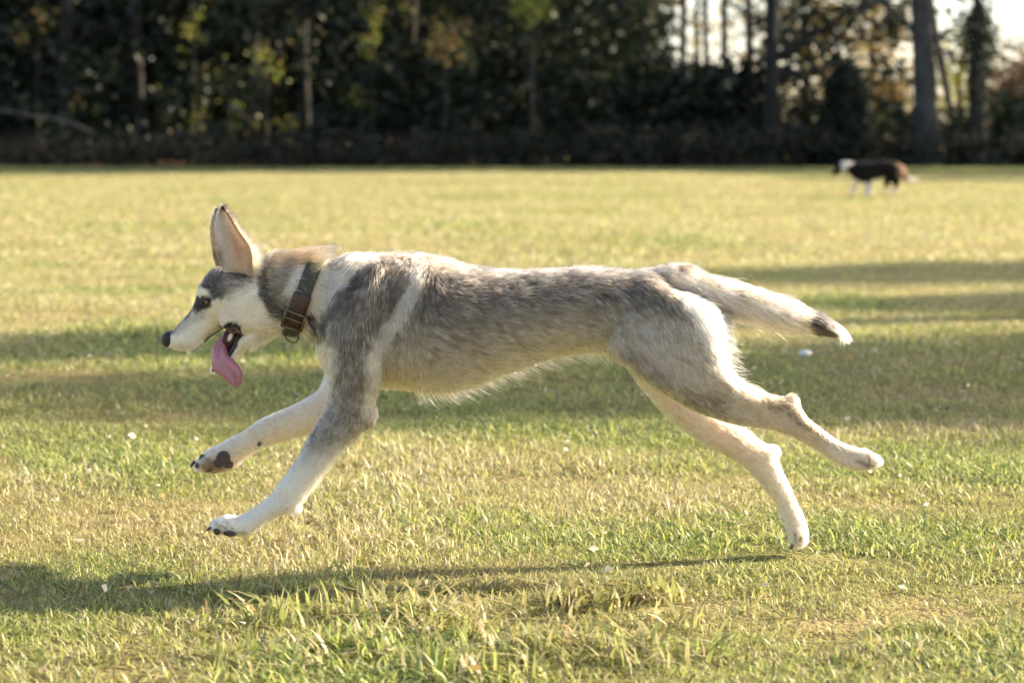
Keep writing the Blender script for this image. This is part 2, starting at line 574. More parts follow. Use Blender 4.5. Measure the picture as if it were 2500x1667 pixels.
def coat(P, jit=0.0):
    """husky cross coat colour (linear albedo), spine highlight and leg creases painted in, symmetric left and right"""
    p = project(P)
    fuzz = np.clip((p[:, 0] - 400) / 120, .35, 1)[:, None]
    p = p + fuzz * np.stack([vnoise(P * 130 + 3) - .5, vnoise(P * 130 + 17) - .5], -1) * 11
    if jit:
        p = p + fuzz * rng.normal(0, jit, p.shape)
    x, y = p[:, 0], p[:, 1]
    top = np.interp(x, TX, TY); bot = np.interp(x, BX, BY)
    t = np.clip((y - top) / (bot - top), -.1, 1.3)
    # flank: dark saddle over pale belly
    saddle = np.array((.118, .10, .078)); side = np.array((.345, .28, .20)); belly = np.array((.54, .42, .27))
    c = saddle + (side - saddle) * smooth01((t - .24) / .52)[:, None]
    c = c + (belly - c) * smooth01((t - .66) / .36)[:, None]
    nz = vnoise(P * 22) * .6 + vnoise(P * 55) * .4
    c = c * (0.95 + .1 * nz)[:, None]
    def mix(m, col):
        nonlocal c
        c = c + (np.asarray(col) - c) * np.clip(m, 0, 1)[:, None]
    # pale ridge of the back: sunlit spine highlight put into the coat colour
    mix(.62 * (1 - smooth01((t - .03) / .07)) * smooth01((x - 1110) / 60) * (1 - smooth01((x - 1610) / 30)), (.52, .43, .34))
    mix(.55 * stroke(p, [(935, 620), (1000, 615), (1075, 627)], 6, 14), (.40, .32, .24))
    mix(.85 * stroke(p, [(1092, 690), (1125, 668), (1165, 648), (1205, 656)], 7, 12), DARK * .6)
    mix(.6 * stroke(p, [(1060, 650), (1120, 645), (1140, 652)], 12, 16), (.55, .43, .31))
    # hind quarter
    m_leg = smooth01((y - 905) / 60) * smooth01((x - 1480) / 60)
    hq = smooth01((x - 1470) / 120) * smooth01((y - 740) / 60)
    mix(hq * .85, np.array((.43, .355, .26)))
    mix(m_leg * .5, (.46, .37, .265))
    mix(poly(p, [(1658, 728), (1748, 736), (1778, 850), (1850, 945), (1800, 948), (1762, 905), (1728, 835), (1692, 775)], 18), WHITE)
    mix(.9 * poly(p, [(1500, 690), (1565, 672), (1625, 690), (1650, 735), (1600, 745), (1550, 725)], 30), np.array((.12, .10, .08)) * (0.85 + .3 * nz)[:, None])
    mix(.75 * stroke(p, [(1530, 890), (1600, 945), (1660, 980), (1740, 990)], 16, 44), (.23, .185, .135))
    mix(smooth01((x - 1800) / 90) * (y > 900), (.56, .42, .275))
    mix(.7 * stroke(p, [(1780, 935), (1850, 968), (1905, 1000)], 5, 12), (.24, .17, .11))  # shaded groove beside the heel tendon, painted as a dark stroke
    mix(.8 * stroke(p, [(1915, 985), (1945, 1015), (1970, 1040)], 8, 12), (.26, .18, .11))
    mix(smooth01((x - 1990) / 60) * (y > 1000), (.70, .57, .41))
    mix(.5 * stroke(p, [(1960, 1040), (2040, 1090), (2090, 1105)], 4, 10), (.42, .31, .2))  # relief of the metatarsal ridge painted as a darker line
    mix(.85 * stroke(p, [(2112, 1100), (2124, 1114), (2120, 1136)], 2, 4), (.14, .10, .07))  # shade in the toe creases painted with dark strokes
    mix(.7 * stroke(p, [(2098, 1128), (2118, 1138), (2132, 1138)], 2, 4), (.18, .13, .09))
    mix(.6 * stroke(p, [(2092, 1122), (2116, 1132)], 1.5, 4), (.3, .23, .17))
    # shoulder and fore leg
    leg = smooth01((y - 800) / 60) * (1 - smooth01((x - 925) / 30)) * smooth01((x - 560) / 40)
    mix(poly(p, [(800, 700), (900, 660), (1000, 690), (985, 770), (925, 870), (925, 960), (800, 1000), (790, 860), (770, 800)], 20), np.array((.185, .15, .112)) * (0.9 + .2 * nz)[:, None])
    mix(.75 * stroke(p, [(900, 665), (975, 650), (985, 720)], 22, 26), (.13, .108, .085))
    mix(.75 * poly(p, [(1038, 660), (1100, 665), (1110, 760), (1040, 800), (1010, 780)], 28), (.12, .10, .08))
    mix(smooth01((y - 955) / 30) * (x < 960) * (x > 660), (.235, .195, .15))
    mix(.65 * stroke(p, [(912, 880), (918, 950), (900, 1010)], 10, 20), (.60, .52, .42))
    mix(smooth01((y - 1050 + (x - 800) * .25) / 110) * (x < 900), WHITE)
    mix(.75 * stroke(p, [(1022, 640), (1016, 700), (988, 755), (953, 805), (925, 850), (915, 890)], 12, 14), (.60, .53, .43))
    mix(.8 * poly(p, [(742, 840), (790, 830), (815, 860), (806, 950), (760, 965), (735, 900)], 16), CREAM * 1.12)
    mix(.95 * poly(p, [(786, 634), (866, 612), (925, 618), (880, 662), (832, 712), (796, 768), (774, 822), (738, 800), (752, 712), (782, 640)], 8), (.64, .53, .39))
    mix(.5 * stroke(p, [(815, 645), (850, 655)], 8, 14), (.2, .18, .16))
    mix(.85 * stroke(p, [(948, 634), (880, 682), (826, 735), (790, 790), (772, 828)], 9, 12), (.055, .048, .04))
    mix(.6 * stroke(p, [(905, 790), (890, 840)], 8, 16), (.12, .11, .10))
    # neck
    nk = poly(p, [(606, 600), (700, 590), (790, 590), (790, 640), (760, 700), (735, 790), (680, 800), (640, 760), (622, 700)], 10)
    mix(nk, np.array((.24, .185, .13)) * (0.85 + .3 * nz)[:, None])
    mix(nk * .7 * stroke(p, [(640, 606), (720, 600), (790, 592)], 8, 18), (.46, .31, .18))
    mix(nk * .9 * stroke(p, [(752, 612), (735, 670), (712, 712)], 10, 16), (.74, .62, .47))
    mix(nk * .8 * stroke(p, [(624, 665), (638, 720), (656, 762), (695, 786)], 16, 14), (.05, .044, .038))
    mix(nk * .7 * poly(p, [(650, 735), (705, 735), (700, 800), (665, 790)], 12), (.10, .085, .07))
    mix(poly(p, [(747, 766), (770, 772), (772, 800), (766, 828), (756, 802)], 5), BLACK)
    # head
    hd = poly(p, [(380, 780), (475, 700), (500, 655), (540, 630), (600, 640), (622, 665), (634, 725), (660, 775), (745, 815), (740, 850), (640, 860), (560, 930), (490, 930), (380, 880)], 6)
    mix(hd, WHITE)
    mix(hd * .35 * (vnoise(P * 40) - .2), CREAM * .9)
    mix(hd * .6 * stroke(p, [(515, 760), (575, 765), (615, 740)], 8, 30), (.66, .53, .37))
    mix(hd * .6 * poly(p, [(590, 760), (640, 745), (700, 800), (690, 850), (590, 890), (575, 830)], 22), CREAM)
    mix(hd * .8 * stroke(p, [(515, 752), (528, 742)], 5, 14), CREAM)
    mix(poly(p, [(478, 700), (490, 672), (515, 652), (545, 638), (600, 640), (625, 668), (606, 690), (575, 706), (552, 726), (530, 731), (512, 716), (495, 708)], 9), np.array((.085, .07, .056)) * (.75 + .5 * vnoise(P * 160))[:, None])
    mix(.75 * blob(p, (566, 688), 32, 22), (.30, .25, .19))
    mix(.5 * stroke(p, [(560, 722), (600, 700), (622, 690)], 8, 16), (.42, .33, .23))
    mix(.6 * stroke(p, [(488, 690), (515, 714), (540, 728)], 3, 9), (.045, .04, .038))
    mix(.6 * stroke(p, [(575, 668), (606, 672)], 4, 8), (.05, .045, .04))
    mix(.92 * stroke(p, [(416, 808), (440, 782), (458, 765), (474, 742), (478, 730)], 5, 8), (.035, .03, .028))
    mix(.6 * stroke(p, [(430, 806), (460, 783), (488, 770)], 4, 16), (.34, .28, .21))
    mix(poly(p, [(470, 748), (478, 722), (500, 722), (522, 726), (512, 748), (500, 758), (478, 766)], 7), (.03, .026, .024))
    mix(.95 * poly(p, [(480, 716), (486, 700), (500, 710), (514, 722), (500, 722), (486, 728)], 4), WHITE)
    mix(.35 * blob(p, (440, 846), 32, 12), (.36, .33, .3))
    mix(.35 * blob(p, (455, 815), 30, 20), (.6, .55, .47))
    mix(stroke(p, [(506, 828), (520, 816), (539, 803), (558, 793), (579, 795), (588, 809), (577, 836), (562, 860), (545, 882), (524, 896)], 3.0, 3.5), (.018, .014, .013))
    inner = poly(p, [(535, 808), (558, 797), (576, 799), (582, 812), (572, 836), (558, 858), (540, 878), (522, 890), (530, 850)], 3) 
    mix(inner, (.05, .02, .02))
    # tail
    tl = smooth01((x - 1625) / 25) * (1 - smooth01((y - np.interp(x, [1625, 1660, 1715, 1800, 1990, 2060], [716, 722, 737, 785, 822, 850])) / 6)) * (x > 1620)
    mix(tl, np.array((.56, .46, .335)) * (0.9 + .2 * nz)[:, None])
    mix(tl * .8 * stroke(p, [(1668, 652), (1705, 662), (1735, 678)], 7, 12), (.07, .06, .05))
    mix(tl * .45 * stroke(p, [(1700, 690), (1760, 705), (1830, 735)], 6, 16), (.22, .2, .18))
    mix(tl * .25 * stroke(p, [(1740, 684), (1920, 742), (1990, 775)], 5, 16), (.2, .17, .14))
    mix(smooth01((x - 1978) / 12) * (y < 860) * (x > 1970), (.022, .02, .02))
    mix(smooth01((x - 2040) / 5) * (y < 860), WHITE)
    mix(.75 * stroke(p, [(522, 1272), (536, 1284), (548, 1290)], 1.5, 3.5), (.22, .17, .13))  # near forepaw: crease shade between the toes painted in
    mix(.6 * stroke(p, [(545, 1262), (560, 1280), (566, 1292)], 1.5, 3.5), (.3, .24, .18))
    mix(.5 * stroke(p, [(520, 1296), (560, 1306), (600, 1304)], 4, 6), (.16, .12, .09))
    # the far legs show their pale inner sides
    pf = project(P, False)
    far = (P[:, 1] > .02) & (pf[:, 1] > np.interp(pf[:, 0], [700, 900, 920, 1500, 1560, 1800], [900, 900, 1400, 1400, 890, 940]))
    inner_near = (P[:, 1] > -.072) & (P[:, 1] < 0) & (pf[:, 1] > np.interp(pf[:, 0], [700, 930, 940, 1500, 1620, 1800], [985, 985, 1400, 1400, 985, 1000]))
    mix(inner_near * .6, CREAM * 1.1)
    mix(far * 1.0, np.array((.78, .63, .46)))
    mix(far * .55 * stroke(pf, [(1750, 1030), (1800, 1060), (1850, 1085)], 8, 16), (.55, .34, .22))
    mix(far * .8 * stroke(pf, [(1958, 1272), (1966, 1300), (1955, 1318)], 2.5, 5), (.18, .12, .08))  # far hind paw: dark toe creases painted in as shade
    mix(far * .6 * stroke(pf, [(1940, 1300), (1944, 1324)], 1.5, 4), (.25, .18, .12))
    mix(far * .35 * stroke(pf, [(1650, 1010), (1760, 1075), (1830, 1110)], 14, 20), (.62, .42, .34))
    mix(far * .8 * stroke(pf, [(500, 1140), (535, 1152), (565, 1146)], 5, 8), (.14, .10, .07))
    mix(far * .9 * blob(pf, (515, 1134), 34, 20), (.20, .12, .075))
    mix(far * .6 * stroke(pf, [(480, 1118), (512, 1122)], 2, 5), (.2, .13, .09))
    return np.clip(c, .01, .9)

def ear_col(uv, V):
    u, v, b = uv[:, 0], uv[:, 1], uv[:, 2]
    c = np.tile(np.array((.86, .74, .60)), (len(u), 1))
    pink = np.exp(-(((v - .62) / .16) ** 2 + ((u - .3) / .26) ** 2))
    c = c + (np.array((.60, .27, .19)) - c) * (pink * .75)[:, None]
    c = c + (np.array((.62, .36, .18)) - c) * (smooth01((v - .80) / .12) * .7)[:, None]
    c = c + (np.array((.16, .12, .09)) - c) * (b * .85)[:, None]
    tip = np.maximum(smooth01((u - .84) / .1), smooth01((v - .90) / .1) * smooth01((u - .5) / .3) * .9)
    c = c + (np.array((.035, .03, .028)) - c) * tip[:, None]
    c = c + (np.array((.05, .045, .04)) - c) * (np.exp(-(((v - .0) / .12) ** 2 + ((u - .16) / .1) ** 2)) * .9)[:, None]
    return c

def skin_mat(name, trans=0.0):
    m, nt = new_mat(name)
    a = N(nt, 'ShaderNodeAttribute', attribute_name='coat')
    p = N(nt, 'ShaderNodeBsdfPrincipled', Roughness=0.9)
    p.inputs['Specular IOR Level'].default_value = 0.15
    nt.links.new(a.outputs[0], p.inputs['Base Color'])
    sh = p.outputs[0]
    if trans:
        t = N(nt, 'ShaderNodeBsdfTranslucent')
        nt.links.new(a.outputs[0], t.inputs[0])
        mx = N(nt, 'ShaderNodeMixShader')
        mx.inputs[0].default_value = trans
        nt.links.new(sh, mx.inputs[1])
        nt.links.new(t.outputs[0], mx.inputs[2])
        sh = mx.outputs[0]
    out(nt, sh)
    return m

def fur_mat(name):
    m, nt = new_mat(name)
    a = N(nt, 'ShaderNodeAttribute', attribute_name='coat')
    h = N(nt, 'ShaderNodeBsdfHairPrincipled')
    h.model = 'CHIANG'
    h.parametrization = 'COLOR'
    h.inputs['IOR'].default_value = 1.36
    h.inputs['Roughness'].default_value = 0.5
    h.inputs['Radial Roughness'].default_value = 0.6
    h.inputs['Random Roughness'].default_value = 0.2
    nt.links.new(a.outputs['Color'], h.inputs['Color'])
    out(nt, h.outputs[0])
    return m

M_skin, M_ear, M_fur = skin_mat('dog_skin'), skin_mat('ear_skin', .4), fur_mat('dog_fur')

# one body mesh: fused trunk, limbs, head and tail plus the two ears
e1, f1, u1 = ear(-1, 0, 0)
e2, f2, u2 = ear(1, -13, 4)
polys = [tuple(p.vertices) for p in body_me.polygons]
AV = np.vstack([BV, e1, e2])
AF = polys + [tuple(i + nv for i in q) for q in f1] + [tuple(i + nv + len(e1) for i in q) for q in f2]
dog = empty('dog', 'grey and cream husky cross running at full stretch with tongue out and brown collar', 'dog', loc=(0.1, 0, 0))
DOG0 = np.array([0.1, 0, 0])
dog_me = mesh_np('body', AV - DOG0, AF, M_skin)
dog_me.materials.append(M_ear)
mi = np.zeros(len(AF), np.int32); mi[len(polys):] = 1
dog_me.polygons.foreach_set('material_index', mi)
BC = coat(BV)
set_col(dog_me, 'coat', np.vstack([BC, ear_col(u1, e1), ear_col(u2, e2)]))
dog_body = obj('body', dog_me, dog)
bpy.data.meshes.remove(body_me)

# ---- fur
vn = np.empty(len(AV) * 3, np.float32); dog_me.vertices.foreach_get('normal', vn); vn = vn.reshape(-1, 3).astype(float)
fp = np.array([f[0] for f in FLOW]); fd = np.array([f[1] for f in FLOW])
flow = np.empty((nv, 3))
for i in range(0, nv, 20000):
    d = ((BV[i:i + 20000, None, :] - fp[None]) ** 2).sum(-1)
    w = np.exp(-(np.sqrt(d) - np.sqrt(d.min(1))[:, None]) / .012)
    flow[i:i + 20000] = (w[:, :, None] * fd[None]).sum(1)
flow += np.array([0.15, 0, -.32]) * np.linalg.norm(flow, axis=1)[:, None] * (1 - .7 * (np.abs(flow[:, 2:3]) > .6 * np.linalg.norm(flow, axis=1)[:, None]))

def fur_len(P):
    p = project(P)
    x, y = p[:, 0], p[:, 1]
    L = np.full(len(P), .017)
    def to(m, v):
        nonlocal L
        L = L + (v - L) * np.clip(m, 0, 1)
    to(1 - smooth01((x - 600) / 70), .0065)
    to(1 - smooth01((x - 480) / 40), .0036)
    to(smooth01((y - 900) / 80) * (x < 940), .0095)
    to(smooth01((y - 1150) / 60) * (x < 940), .0065)
    to(smooth01((y - 920) / 60) * (x > 1560), .0105)
    to(smooth01((x - 1900) / 80) * (y > 900), .0068)
    to(poly(p, [(640, 590), (760, 590), (800, 640), (740, 720), (700, 720), (650, 640)], 25), .026)
    to(stroke(p, [(700, 622), (745, 624)], 10, 14) * .9, .05)
    to(stroke(p, [(630, 834), (695, 824), (740, 830)], 4, 14), .022)
    to(stroke(p, [(830, 620), (1000, 616), (1140, 640)], 6, 25), .022)
    to(stroke(p, [(1060, 958), (1160, 945), (1300, 893), (1440, 862)], 5, 16) * .8, .026)
    to(stroke(p, [(1745, 790), (1762, 850), (1785, 905), (1830, 950)], 8, 20), .030)
    to((x > 1650) * (y < np.interp(x, [1650, 1800, 2100], [735, 790, 860])), .030)
    to(smooth01((x - 1900) / 60) * (y < 870), .017)
    to(smooth01((x - 2030) / 12) * (y < 870), .028)
    to(stroke(p, [(880, 1062), (806, 1137), (740, 1222)], 6, 14), .014)
    to(stroke(p, [(712, 1245), (725, 1235)], 6, 12), .016)
    to(stroke(p, [(711, 1070), (620, 1100), (560, 1148)], 6, 12), .012)
    return L

COL_T, COL_B = np.array((779., 626.)), np.array((712., 812.))      # collar line on the neck
tri = []
for q in polys:
    tri.append((q[0], q[1], q[2]))
    if len(q) == 4:
        tri.append((q[0], q[2], q[3]))
tri = np.array(tri)
a, b, c = BV[tri[:, 0]], BV[tri[:, 1]], BV[tri[:, 2]]
area = .5 * np.linalg.norm(np.cross(b - a, c - a), axis=1)
cen = (a + b + c) / 3
Lc = fur_len(cen)
dens = np.clip(.013 / Lc, .55, 2.0)
far_side = cen[:, 1] > .06
dens = dens * np.where(far_side & (project(cen, False)[:, 1] < 880), .5, 1.0)
pc = project(cen)
dens *= 1 - .97 * (stroke(pc, [tuple(COL_T + (4, -8)), tuple(COL_B)], 20, 4) * (pc[:, 1] < 830))
dens *= 1 - stroke(pc, [(520, 816), (539, 803), (558, 793), (579, 795), (588, 809), (577, 836), (562, 860), (524, 896)], 5, 3)
dens *= 1 - stroke(pc, [(503, 738), (504, 739)], 8, 3)
dens *= ((pc[:, 0] - 410) ** 2 + (pc[:, 1] - 830) ** 2 > 24 ** 2)
NH = 360000
pr = area * dens
pick = rng.choice(len(tri), NH, p=pr / pr.sum())
r1, r2 = np.sqrt(rng.random(NH)), rng.random(NH)
bw = np.stack([1 - r1, r1 * (1 - r2), r1 * r2], -1)
T3 = tri[pick]
bary = lambda A: (A[T3] * bw[:, :, None]).sum(1)
root, nor, fl = bary(BV), bary(vn[:nv]), bary(flow)
nor /= np.linalg.norm(nor, axis=1)[:, None]
fl -= nor * (fl * nor).sum(1)[:, None]
fl /= np.linalg.norm(fl, axis=1)[:, None] + 1e-9
side = np.cross(nor, fl)
wav = (vnoise(root * 35 + 9) - .5) * 1.0
fl = fl + side * wav[:, None] * .6 + side * rng.normal(0, .08, NH)[:, None]
fl /= np.linalg.norm(fl, axis=1)[:, None]
L = fur_len(root) * rng.uniform(.55, 1.2, NH) * (.75 + .5 * vnoise(root * 60))
lift = np.clip(rng.normal(.36, .10, NH), .1, .8)
pr_ = project(root)
lift = np.where((pr_[:, 0] > 1960) & (pr_[:, 1] < 870), lift * .35, lift)
stray = rng.random(NH) < .02
lift = np.where(stray, lift + .25, lift); L = np.where(stray, L * 1.35, L)
K = 4
pts = np.empty((NH, K, 3))
for k in range(K):
    t = k / (K - 1)
    pts[:, k] = root + (fl * (t * (1 - .08 * t))[..., None] if False else fl * t) * (L * np.cos(lift))[:, None] + nor * ((t - .45 * t * t) * L * np.sin(lift) * 1.3)[:, None]
    pts[:, k, 2] -= t * t * L * .08
# hairs gather into little locks: tips lean to the middle of their lock
def locks(cell):
    key = np.floor((root + (vnoise(root * 300)[:, None] - .5) * cell * .6) / cell).astype(np.int64)
    _, inv = np.unique(key[:, 0] * 100003 + key[:, 1] * 1009 + key[:, 2], return_inverse=True)
    cnt = np.bincount(inv)
    mid = np.stack([np.bincount(inv, root[:, i]) / cnt for i in range(3)], -1)
    return inv, mid
inv1, mid1 = locks(.0062)
inv2, mid2 = locks(.0125)
cl1, cl2 = rng.normal(0, 1, len(mid1))[inv1], rng.normal(0, 1, len(mid2))[inv2]
pull = np.clip(L / .014, 0, 1)
for k in range(1, K):
    t = k / (K - 1)
    pts[:, k] += (mid1[inv1] - root) * (.75 * t * t * pull)[:, None] + (mid2[inv2] - root) * (.12 * t * pull)[:, None]
pts[:, 0] -= nor * .0015
fr = (nor[:, 2] < -.55) & (rng.random(NH) < .05) & (pr_[:, 0] > 1010) & (pr_[:, 0] < 1500) & (pr_[:, 1] < 990)
fr |= (stroke(pr_, [(1752, 800), (1765, 860), (1790, 915)], 10, 12) > .5) & (rng.random(NH) < .05)
ruff = (pr_[:, 0] > 672) & (pr_[:, 0] < 748) & (pr_[:, 1] < 648) & (nor[:, 2] > .35)
rl = rng.uniform(.02, .055, NH) * np.clip((pr_[:, 0] - 630) / 90, .3, 1.15)
for k in range(K):
    t = k / (K - 1)
    q = root + (fl * np.array([1, .6, 0]) + np.array([.55, 0, .12])) * (t * rl * .75)[:, None] + nor * (t * (1 - .4 * t) * rl * .42)[:, None]
    pts[:, k] = np.where(ruff[:, None], q, pts[:, k])
fl_ = rng.uniform(.020, .052, NH)
for k in range(K):
    t = k / (K - 1)
    q = root + nor * (t * .75 * fl_)[:, None] + fl * (t * t * .5 * fl_)[:, None]
    pts[:, k] = np.where(fr[:, None], q, pts[:, k])
hc = coat(root + fl * (L * .45)[:, None], 4.0)
hc = hc * 1.5 / (1 + .52 * hc)
lum = hc.mean(1)
# agouti banding: in the grey areas dark-tipped guard hairs lie in streaks among pale ones
grey = smooth01((lum - .05) / .06) * (1 - .8 * smooth01((lum - .30) / .30))
uu = root[:, 0] * .93 - root[:, 2] * .37; vv = root[:, 0] * .37 + root[:, 2] * .93
Q = np.stack([uu * 75, root[:, 1] * 70, vv * 210], -1)
Q2 = np.stack([uu * 150, root[:, 1] * 120, vv * 420], -1)
st_n = vnoise(Q) * .5 + vnoise(Q2 + 5) * .5
mul = np.exp((st_n - .49) * 2.6 * grey + (st_n - .5) * .8 + (cl1 * (.07 + .36 * grey) + cl2 * (.04 + .10 * grey)) * np.clip(L / .013, .2, 1) + rng.normal(.04, .10 + .20 * grey, NH))
hc = np.clip(hc * mul[:, None], .008, .88)
cu = bpy.data.hair_curves.new('fur')
cu.add_curves([K] * NH)
cu.attributes['position'].data.foreach_set('vector', (pts - DOG0).astype(np.float32).ravel())
ra = cu.attributes.get('radius') or cu.attributes.new('radius', 'FLOAT', 'POINT')
rad = np.clip(L * .022, .00016, .00036)[:, None] * np.array([1, .9, .65, .15])[None]
ra.data.foreach_set('value', rad.astype(np.float32).ravel())
ca = cu.attributes.new('coat', 'FLOAT_COLOR', 'POINT')
cc = np.ones((NH, K, 4), np.float32)
tipf = 1 - .35 * grey[:, None] * np.array([0, .1, .6, 1])[None]
hc[fr] = (.88, .80, .66)
hc[ruff] = np.array((.42, .28, .16)) * rng.uniform(.3, 1.4, ruff.sum())[:, None]
cc[:, :, :3] = hc[:, None, :] * tipf[:, :, None]
ca.data.foreach_set('color', cc.ravel())
cu.materials.append(M_fur)
fur = obj('fur', cu, dog)

# short hair on the ears: fringe along the rims, a golden tuft behind the base
def ear_fur(V, Fq, uv, n, seed):
    g = np.random.default_rng(seed)
    q = np.array([f for f in Fq if len(f) == 4])
    t = np.concatenate([q[:, :3], q[:, [0, 2, 3]]])
    A, B, D = V[t[:, 0]], V[t[:, 1]], V[t[:, 2]]
    cr = np.cross(B - A, D - A); ar = np.linalg.norm(cr, axis=1)
    k = g.choice(len(t), n, p=ar / ar.sum())
    a1, a2 = np.sqrt(g.random(n)), g.random(n)
    w = np.stack([1 - a1, a1 * (1 - a2), a1 * a2], -1)[:, :, None]
    r0, u0 = (V[t[k]] * w).sum(1), (uv[t[k]] * w).sum(1)
    c0 = (ear_col(uv, V)[t[k]] * w).sum(1)
    nn = cr[k] / (ar[k][:, None] + 1e-12)
    d0 = np.array([.25, 0, .9]) + np.outer(u0[:, 1] - .5, [.9, 0, .1]) + nn * g.uniform(.2, .6, n)[:, None] + g.normal(0, .22, (n, 3))
    base = (u0[:, 0] < .32) & (u0[:, 1] > .6)
    d0 = np.where(base[:, None], np.array([.9, 0, -.1]) + nn * .4 + g.normal(0, .25, (n, 3)), d0)
    d0 /= np.linalg.norm(d0, axis=1)[:, None]
    ln = np.where(base, .018, .0055 + .004 * (np.abs(u0[:, 1] - .5) > .4)) * g.uniform(.5, 1.3, n)
    c0 = np.where(base[:, None], np.array([.66, .44, .25]), c0) * np.exp(g.normal(0, .2, n))[:, None]
    return r0, d0, ln, np.clip(c0, .01, .88)
es = [ear_fur(e1, f1, u1, 9000, 1), ear_fur(e2, f2, u2, 4000, 2)]
er, ed, el, ec = (np.concatenate([q[i] for q in es]) for i in range(4))
ts = np.linspace(0, 1, K)
epts = er[:, None] + ed[:, None] * (el[:, None] * ts[None])[:, :, None]
epts[:, :, 0] += (el[:, None] * .25 * ts[None] ** 2)
cu2 = bpy.data.hair_curves.new('ear_fur')
cu2.add_curves([K] * len(er))
cu2.attributes['position'].data.foreach_set('vector', (epts - DOG0).astype(np.float32).ravel())
ra = cu2.attributes.get('radius') or cu2.attributes.new('radius', 'FLOAT', 'POINT')
ra.data.foreach_set('value', np.tile(np.array([.0002, .00018, .00013, .00004], np.float32), len(er)))
ca = cu2.attributes.new('coat', 'FLOAT_COLOR', 'POINT')
cc = np.ones((len(er), K, 4), np.float32); cc[:, :, :3] = ec[:, None]
ca.data.foreach_set('color', cc.ravel())
cu2.materials.append(M_fur)
obj('ear_fur', cu2, dog)

# ---- eyes, nose, mouth, feet
def hit(px, py, y0=-.4):
    o = np.array([0, CAMY, H]); d = W(px, py, 0) - o
    r = bt.ray_cast(Vector(o), Vector(d).normalized())
    return np.array(r[0]), np.array(r[1])

def child(name, VF, mat, parent=None, **kw):
    V, Fc = VF
    return obj(name, mesh_np(name, np.asarray(V) - DOG0, Fc, mat, **kw), parent or dog)

M_nose = simple('nose_leather', (.012, .012, .013), .38, bump=.4, nscale=260)
M_eye = simple('eye_amber', (.11, .062, .025), .04, spec=.9)
M_pupil = simple('pupil', (.004, .004, .004), .05)
M_tongue = simple('tongue', (.46, .175, .215), .2, noise=.35, nscale=38, bump=.3, sss=.3, spec=.8)
M_tooth = simple('tooth', (.78, .74, .64), .3)
M_pad = simple('paw_pad', (.075, .054, .043), .75, noise=.3, nscale=120, bump=.4)
M_claw = simple('claw', (.06, .045, .035), .45)
M_lip = simple('lip', (.02, .014, .013), .4)

hp, hn = hit(503, 738)
for s in (-1, 1):
    hp2 = hp * np.array([1, -s if s > 0 else 1, 1]); hp2[1] = abs(hp[1]) * s
    c0 = hp2 - np.array([.0, s * .0052, 0])
    e = child('eye', ball(c0, (.0088, .0088, .0082), 12), M_eye)
    child('pupil', ball(c0 + np.array([-.0034, s * .0062, .0003]), (.0036, .0024, .0036), 8), M_pupil, e)
    tube_px = [(492, 741), (497, 734), (505, 731), (513, 735), (514, 741), (507, 746), (498, 746), (492, 741)]
    rows = []
    for q in tube_px:
        w0 = W(q[0], q[1], 0) ; w0 = np.array([w0[0] * (hp2[1] * s * -1 - CAMY) / -CAMY, hp2[1] + s * .001, H + (w0[2] - H) * (-abs(hp[1]) - CAMY) / -CAMY])
        rows.append(w0)
    rows = catmull(rows, 3)
    lidV, lidF = [], []
    for i, r in enumerate(rows):
        for j in range(6):
            an = j * math.pi / 3
            dv = r - (hp2 + np.array([0, s * .001, 0])); dv /= np.linalg.norm(dv) + 1e-9
            lidV.append(r + .0022 * (math.cos(an) * dv + math.sin(an) * np.array([0, s, 0])))
    nr = len(rows)
    for i in range(nr - 1):
        for j in range(6):
            lidF.append((i * 6 + j, i * 6 + (j + 1) % 6, (i + 1) * 6 + (j + 1) % 6, (i + 1) * 6 + j))
    child('eyelid', (lidV, lidF), M_lip)
nose = [ball(W(412, 828, 0), (.0140, .0165, .0158), 12, rot_y(.5))] + [ball(W(407, 836, s * .008), (.0085, .0075, .0085), 8) for s in (-1, 1)]
child('nose', join(nose), M_nose)
tongue = [(560, 800, 588, 812, .016, .004), (536, 825, 562, 834, .015, -.002), (519, 848, 556, 851, .0125, -.012), (516, 876, 563, 869, .010, -.020),
          (521, 904, 582, 889, .0085, -.024), (544, 922, 594, 911, .0075, -.025), (561, 937, 591, 934, .006, -.024)]
TV, TF = loft(tongue, n=6, ring=24)
th = np.tile(np.linspace(0, 2 * np.pi, 24, endpoint=False), len(TV) // 24)
TV[:, 1] += np.where(np.sin(th) < 0, .0042 * np.exp(-(np.cos(th) / .22) ** 2), 0) - np.where(np.sin(th) < 0, .0016 * np.exp(-((np.abs(np.cos(th)) - .6) / .25) ** 2), 0)
child('tongue', (TV, TF), M_tongue)
for q, r in (((562, 823), (.0042, .003, .0085)), ((567, 813), (.003, .003, .0045))):
    child('tooth', ball(W(*q, -.024), r, 8, rot_y(.35)), M_tooth)

